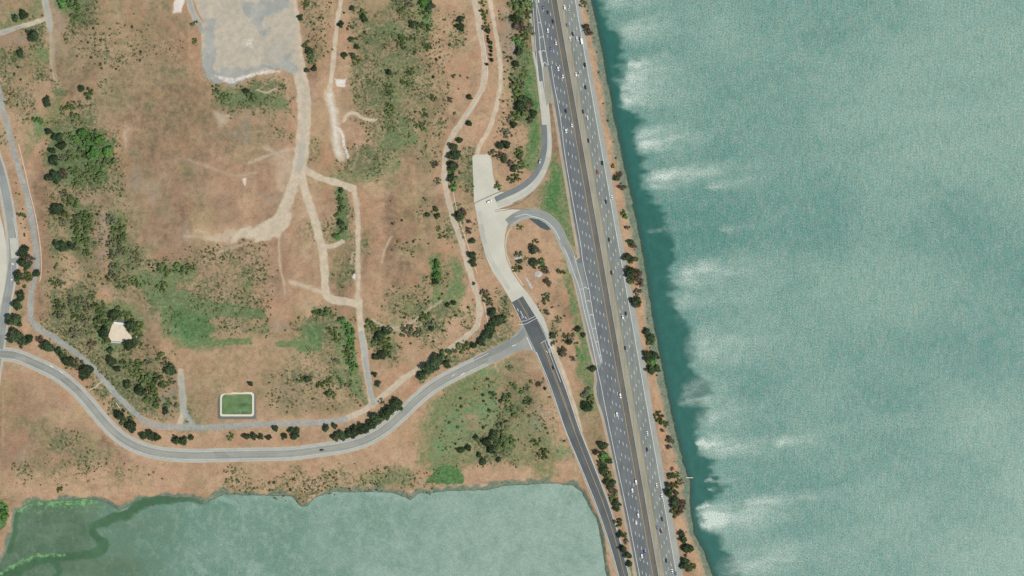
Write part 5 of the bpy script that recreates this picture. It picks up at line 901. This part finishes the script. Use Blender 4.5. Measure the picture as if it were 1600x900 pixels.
for pts, hw in ((SROAD, 13), ([c[:2] for c in CONN], 14), (OFFR, 9), (ONR, 11), (WROAD, 12)):
    p = catmull(pts, 4); r = region(p, hw + 2); PAVED[r] |= seg_dist(PX[r], PY[r], p) < hw
for pts in ([(738,244),(768,240),(776,290),(800,299),(808,312),(800,330),(806,337),(794,354),(790,390),(812,441),(840,477),(860,520),(858,545),(830,560),(800,473),(785,449),(760,405),(742,330)], BASIN, [(170,500),(222,500),(222,536),(170,536)]): PAVED |= inside(PX, PY, pts)
PAVED |= (PX > np.interp(PY, [a[1] for a in WS], [a[0] for a in WS]) - 2) & (PX < bx(PY) + 40) & (DB > 0)
# scattered small shrubs: every one its own object
sk = 0
OC = np.array(OCC)
def shrub(x, y, r, k, label, group):
    global sk; sk += 1; rs = random.Random(sk * 7 + 1); o = bpy.data.objects.new('shrub', BUSH[sk % 7]); s = r * S
    o.location = (X(x), Y(y), ground_h(x, y) - .02); o.rotation_euler = (0, 0, rs.uniform(0, 6.28)); o.scale = (s, s * rs.uniform(.85, 1.1), s * rs.uniform(.9, 1.2)); o.color = jitter(TCOL[k], rs, .25)
    link(o); tag(o, label, 'shrub', group)
bad = lambda x, y: PAVED[np.searchsorted(gy, y), np.searchsorted(gx, x)] or max(M[L['pale']][np.searchsorted(gy, y), np.searchsorted(gx, x)], M[L['gravel']][np.searchsorted(gy, y), np.searchsorted(gx, x)]) > .35
def scatter(poly, n, r0, r1, kinds, label, group, seed):
    rs = random.Random(seed); xs = [p[0] for p in poly]; ys = [p[1] for p in poly]; c = 0; tries = 0
    while c < n and tries < n * 60:
        tries += 1; x = rs.uniform(min(xs), max(xs)); y = rs.uniform(min(ys), max(ys))
        if not inside(np.array([x]), np.array([y]), poly)[0] or bad(x, y): continue
        if np.min(np.hypot(OC[:, 0] - x, OC[:, 1] - y) - OC[:, 2]) < .5: continue
        shrub(x, y, rs.uniform(r0, r1), rs.choice(kinds), label, group); c += 1
SHR = [
 ([(5,100),(48,95),(60,180),(35,205)], 14, 1.5, 3.2, 'dgy', 'small shrub scattered on the bare slope at the far northwest track', 'shrubs on the northwest slope'),
 ([(95,30),(230,20),(220,110),(100,110)], 22, 1.4, 3.0, 'dgo', 'small shrub dotted on the dry meadow west of the gravel yard', 'shrubs west of the gravel yard'),
 ([(140,330),(172,330),(172,450),(70,450),(75,400)], 20, 1.6, 4.0, 'dog', 'small round shrub dotted between the western scrub column and strip', 'shrubs of the western clearing'),
 ([(200,385),(245,400),(240,445),(205,450)], 14, 1.5, 3.0, 'dyo', 'small shrub on the tan ground beside the lush meadow', 'shrubs beside the lush meadow'),
 ([(535,15),(575,25),(575,110),(535,105)], 14, 1.6, 3.2, 'dgo', 'small shrub dotted east of the pale chalk trail', 'shrubs by the chalk trail'),
 ([(645,80),(735,20),(735,150),(650,260)], 26, 1.6, 3.8, 'dgoy', 'small shrub scattered on the slope below the northern scrub belt', 'shrubs below the scrub belt'),
 ([(600,290),(672,280),(672,460),(600,460)], 20, 1.4, 3.0, 'dgo', 'tiny shrub scattered over the dry field west of cinder track', 'shrubs of the dry field'),
 ([(600,470),(735,440),(735,500),(620,580)], 22, 1.6, 3.2, 'dgo', 'small shrub on the bare tan slope above the south road', 'shrubs on the tan slope'),
 ([(420,595),(560,590),(560,640),(420,650)], 18, 1.4, 2.8, 'dgy', 'small shrub between the lined pond and lower dirt track', 'shrubs east of the pond'),
 ([(400,740),(640,735),(640,762),(400,768)], 20, 1.5, 3.4, 'doy', 'small shrub along the lagoon shore south of the road', 'shrubs on the lagoon shore'),
 ([(700,600),(850,580),(885,700),(760,720),(690,720)], 28, 1.6, 4.0, 'dgoy', 'small shrub dotted in the green field by the lagoon', 'shrubs in the green field'),
 ([(830,470),(895,470),(910,560),(870,560)], 14, 1.3, 2.8, 'boy', 'small dry shrub on the bare patch east of the junction', 'shrubs east of the junction'),
 ([(785,60),(800,90),(800,240),(785,200)], 14, 1.6, 3.4, 'dgo', 'small shrub between the double dirt track and the freeway wood', 'shrubs west of the freeway wood'),
 ([(470,0),(520,0),(505,100),(488,130)], 12, 1.4, 2.8, 'dgo', 'small shrub between yard road and chalk trail at top', 'shrubs between yard road and trail'),
 ([(25,280),(40,330),(46,390),(38,390),(20,300)], 10, 1.2, 2.2, 'dgo', 'tiny shrub in the verge beside the grey western track', 'shrubs beside the western track')]
for i, (poly, n, r0, r1, ks, lab, grp) in enumerate(SHR): scatter(poly, n, r0, r1, ks, lab, grp, 50 + i)
# shrubs strung along the shore embankment
for i in range(26):
    y = 20 + i * 33.5 + random.uniform(-9, 9); x = np.interp(y, [p[1] for p in BAY], [p[0] for p in BAY]) - random.uniform(11, 19)
    shrub(x, y, random.uniform(1.2, 2.4), random.choice('boy'), 'small dry shrub along the rocky shore embankment of the bay', 'shrubs on the shore embankment')

# uncountable low scrub: one object

V = []; F = []; nb = 0; rs = np.random.default_rng(77)
land = (M[L['scrub']] > .12) & ~PAVED & (PX > 0) & (PX < 1000) & (PY > -10) & (PY < 790); jj, ii = np.nonzero(land)
wts = M[L['scrub']][jj, ii] * (M[L['pale']][jj, ii] + M[L['gravel']][jj, ii] < .4) * sstep(.38, .68, fbm(gx[ii], gy[jj], 18, 131, 4)); pick = rs.choice(len(jj), 7500, p=wts / wts.sum())
for q in pick:
    x, y = gx[ii[q]] + rs.uniform(-.6, .6), gy[jj[q]] + rs.uniform(-.6, .6); r = rs.uniform(.7, 1.8) ** 1.4 * S
    v, f = leaf_faces([(0, 0, r * .35, r * .8), (rs.uniform(-.5, .5) * r, rs.uniform(-.5, .5) * r, r * .3, r * .6)], 10, r * .5, rs)
    V.append(v + np.array([X(x), Y(y), HT[jj[q], ii[q]]])); F.append(f + nb); nb += len(v)
o = mesh_np('low_scrub', np.concatenate(V), np.concatenate(F), M_leaf); o.color = C(122, 132, 90); tag(o, 'low grey-green scrub covering the dry slopes', 'scrub', None, 'stuff')
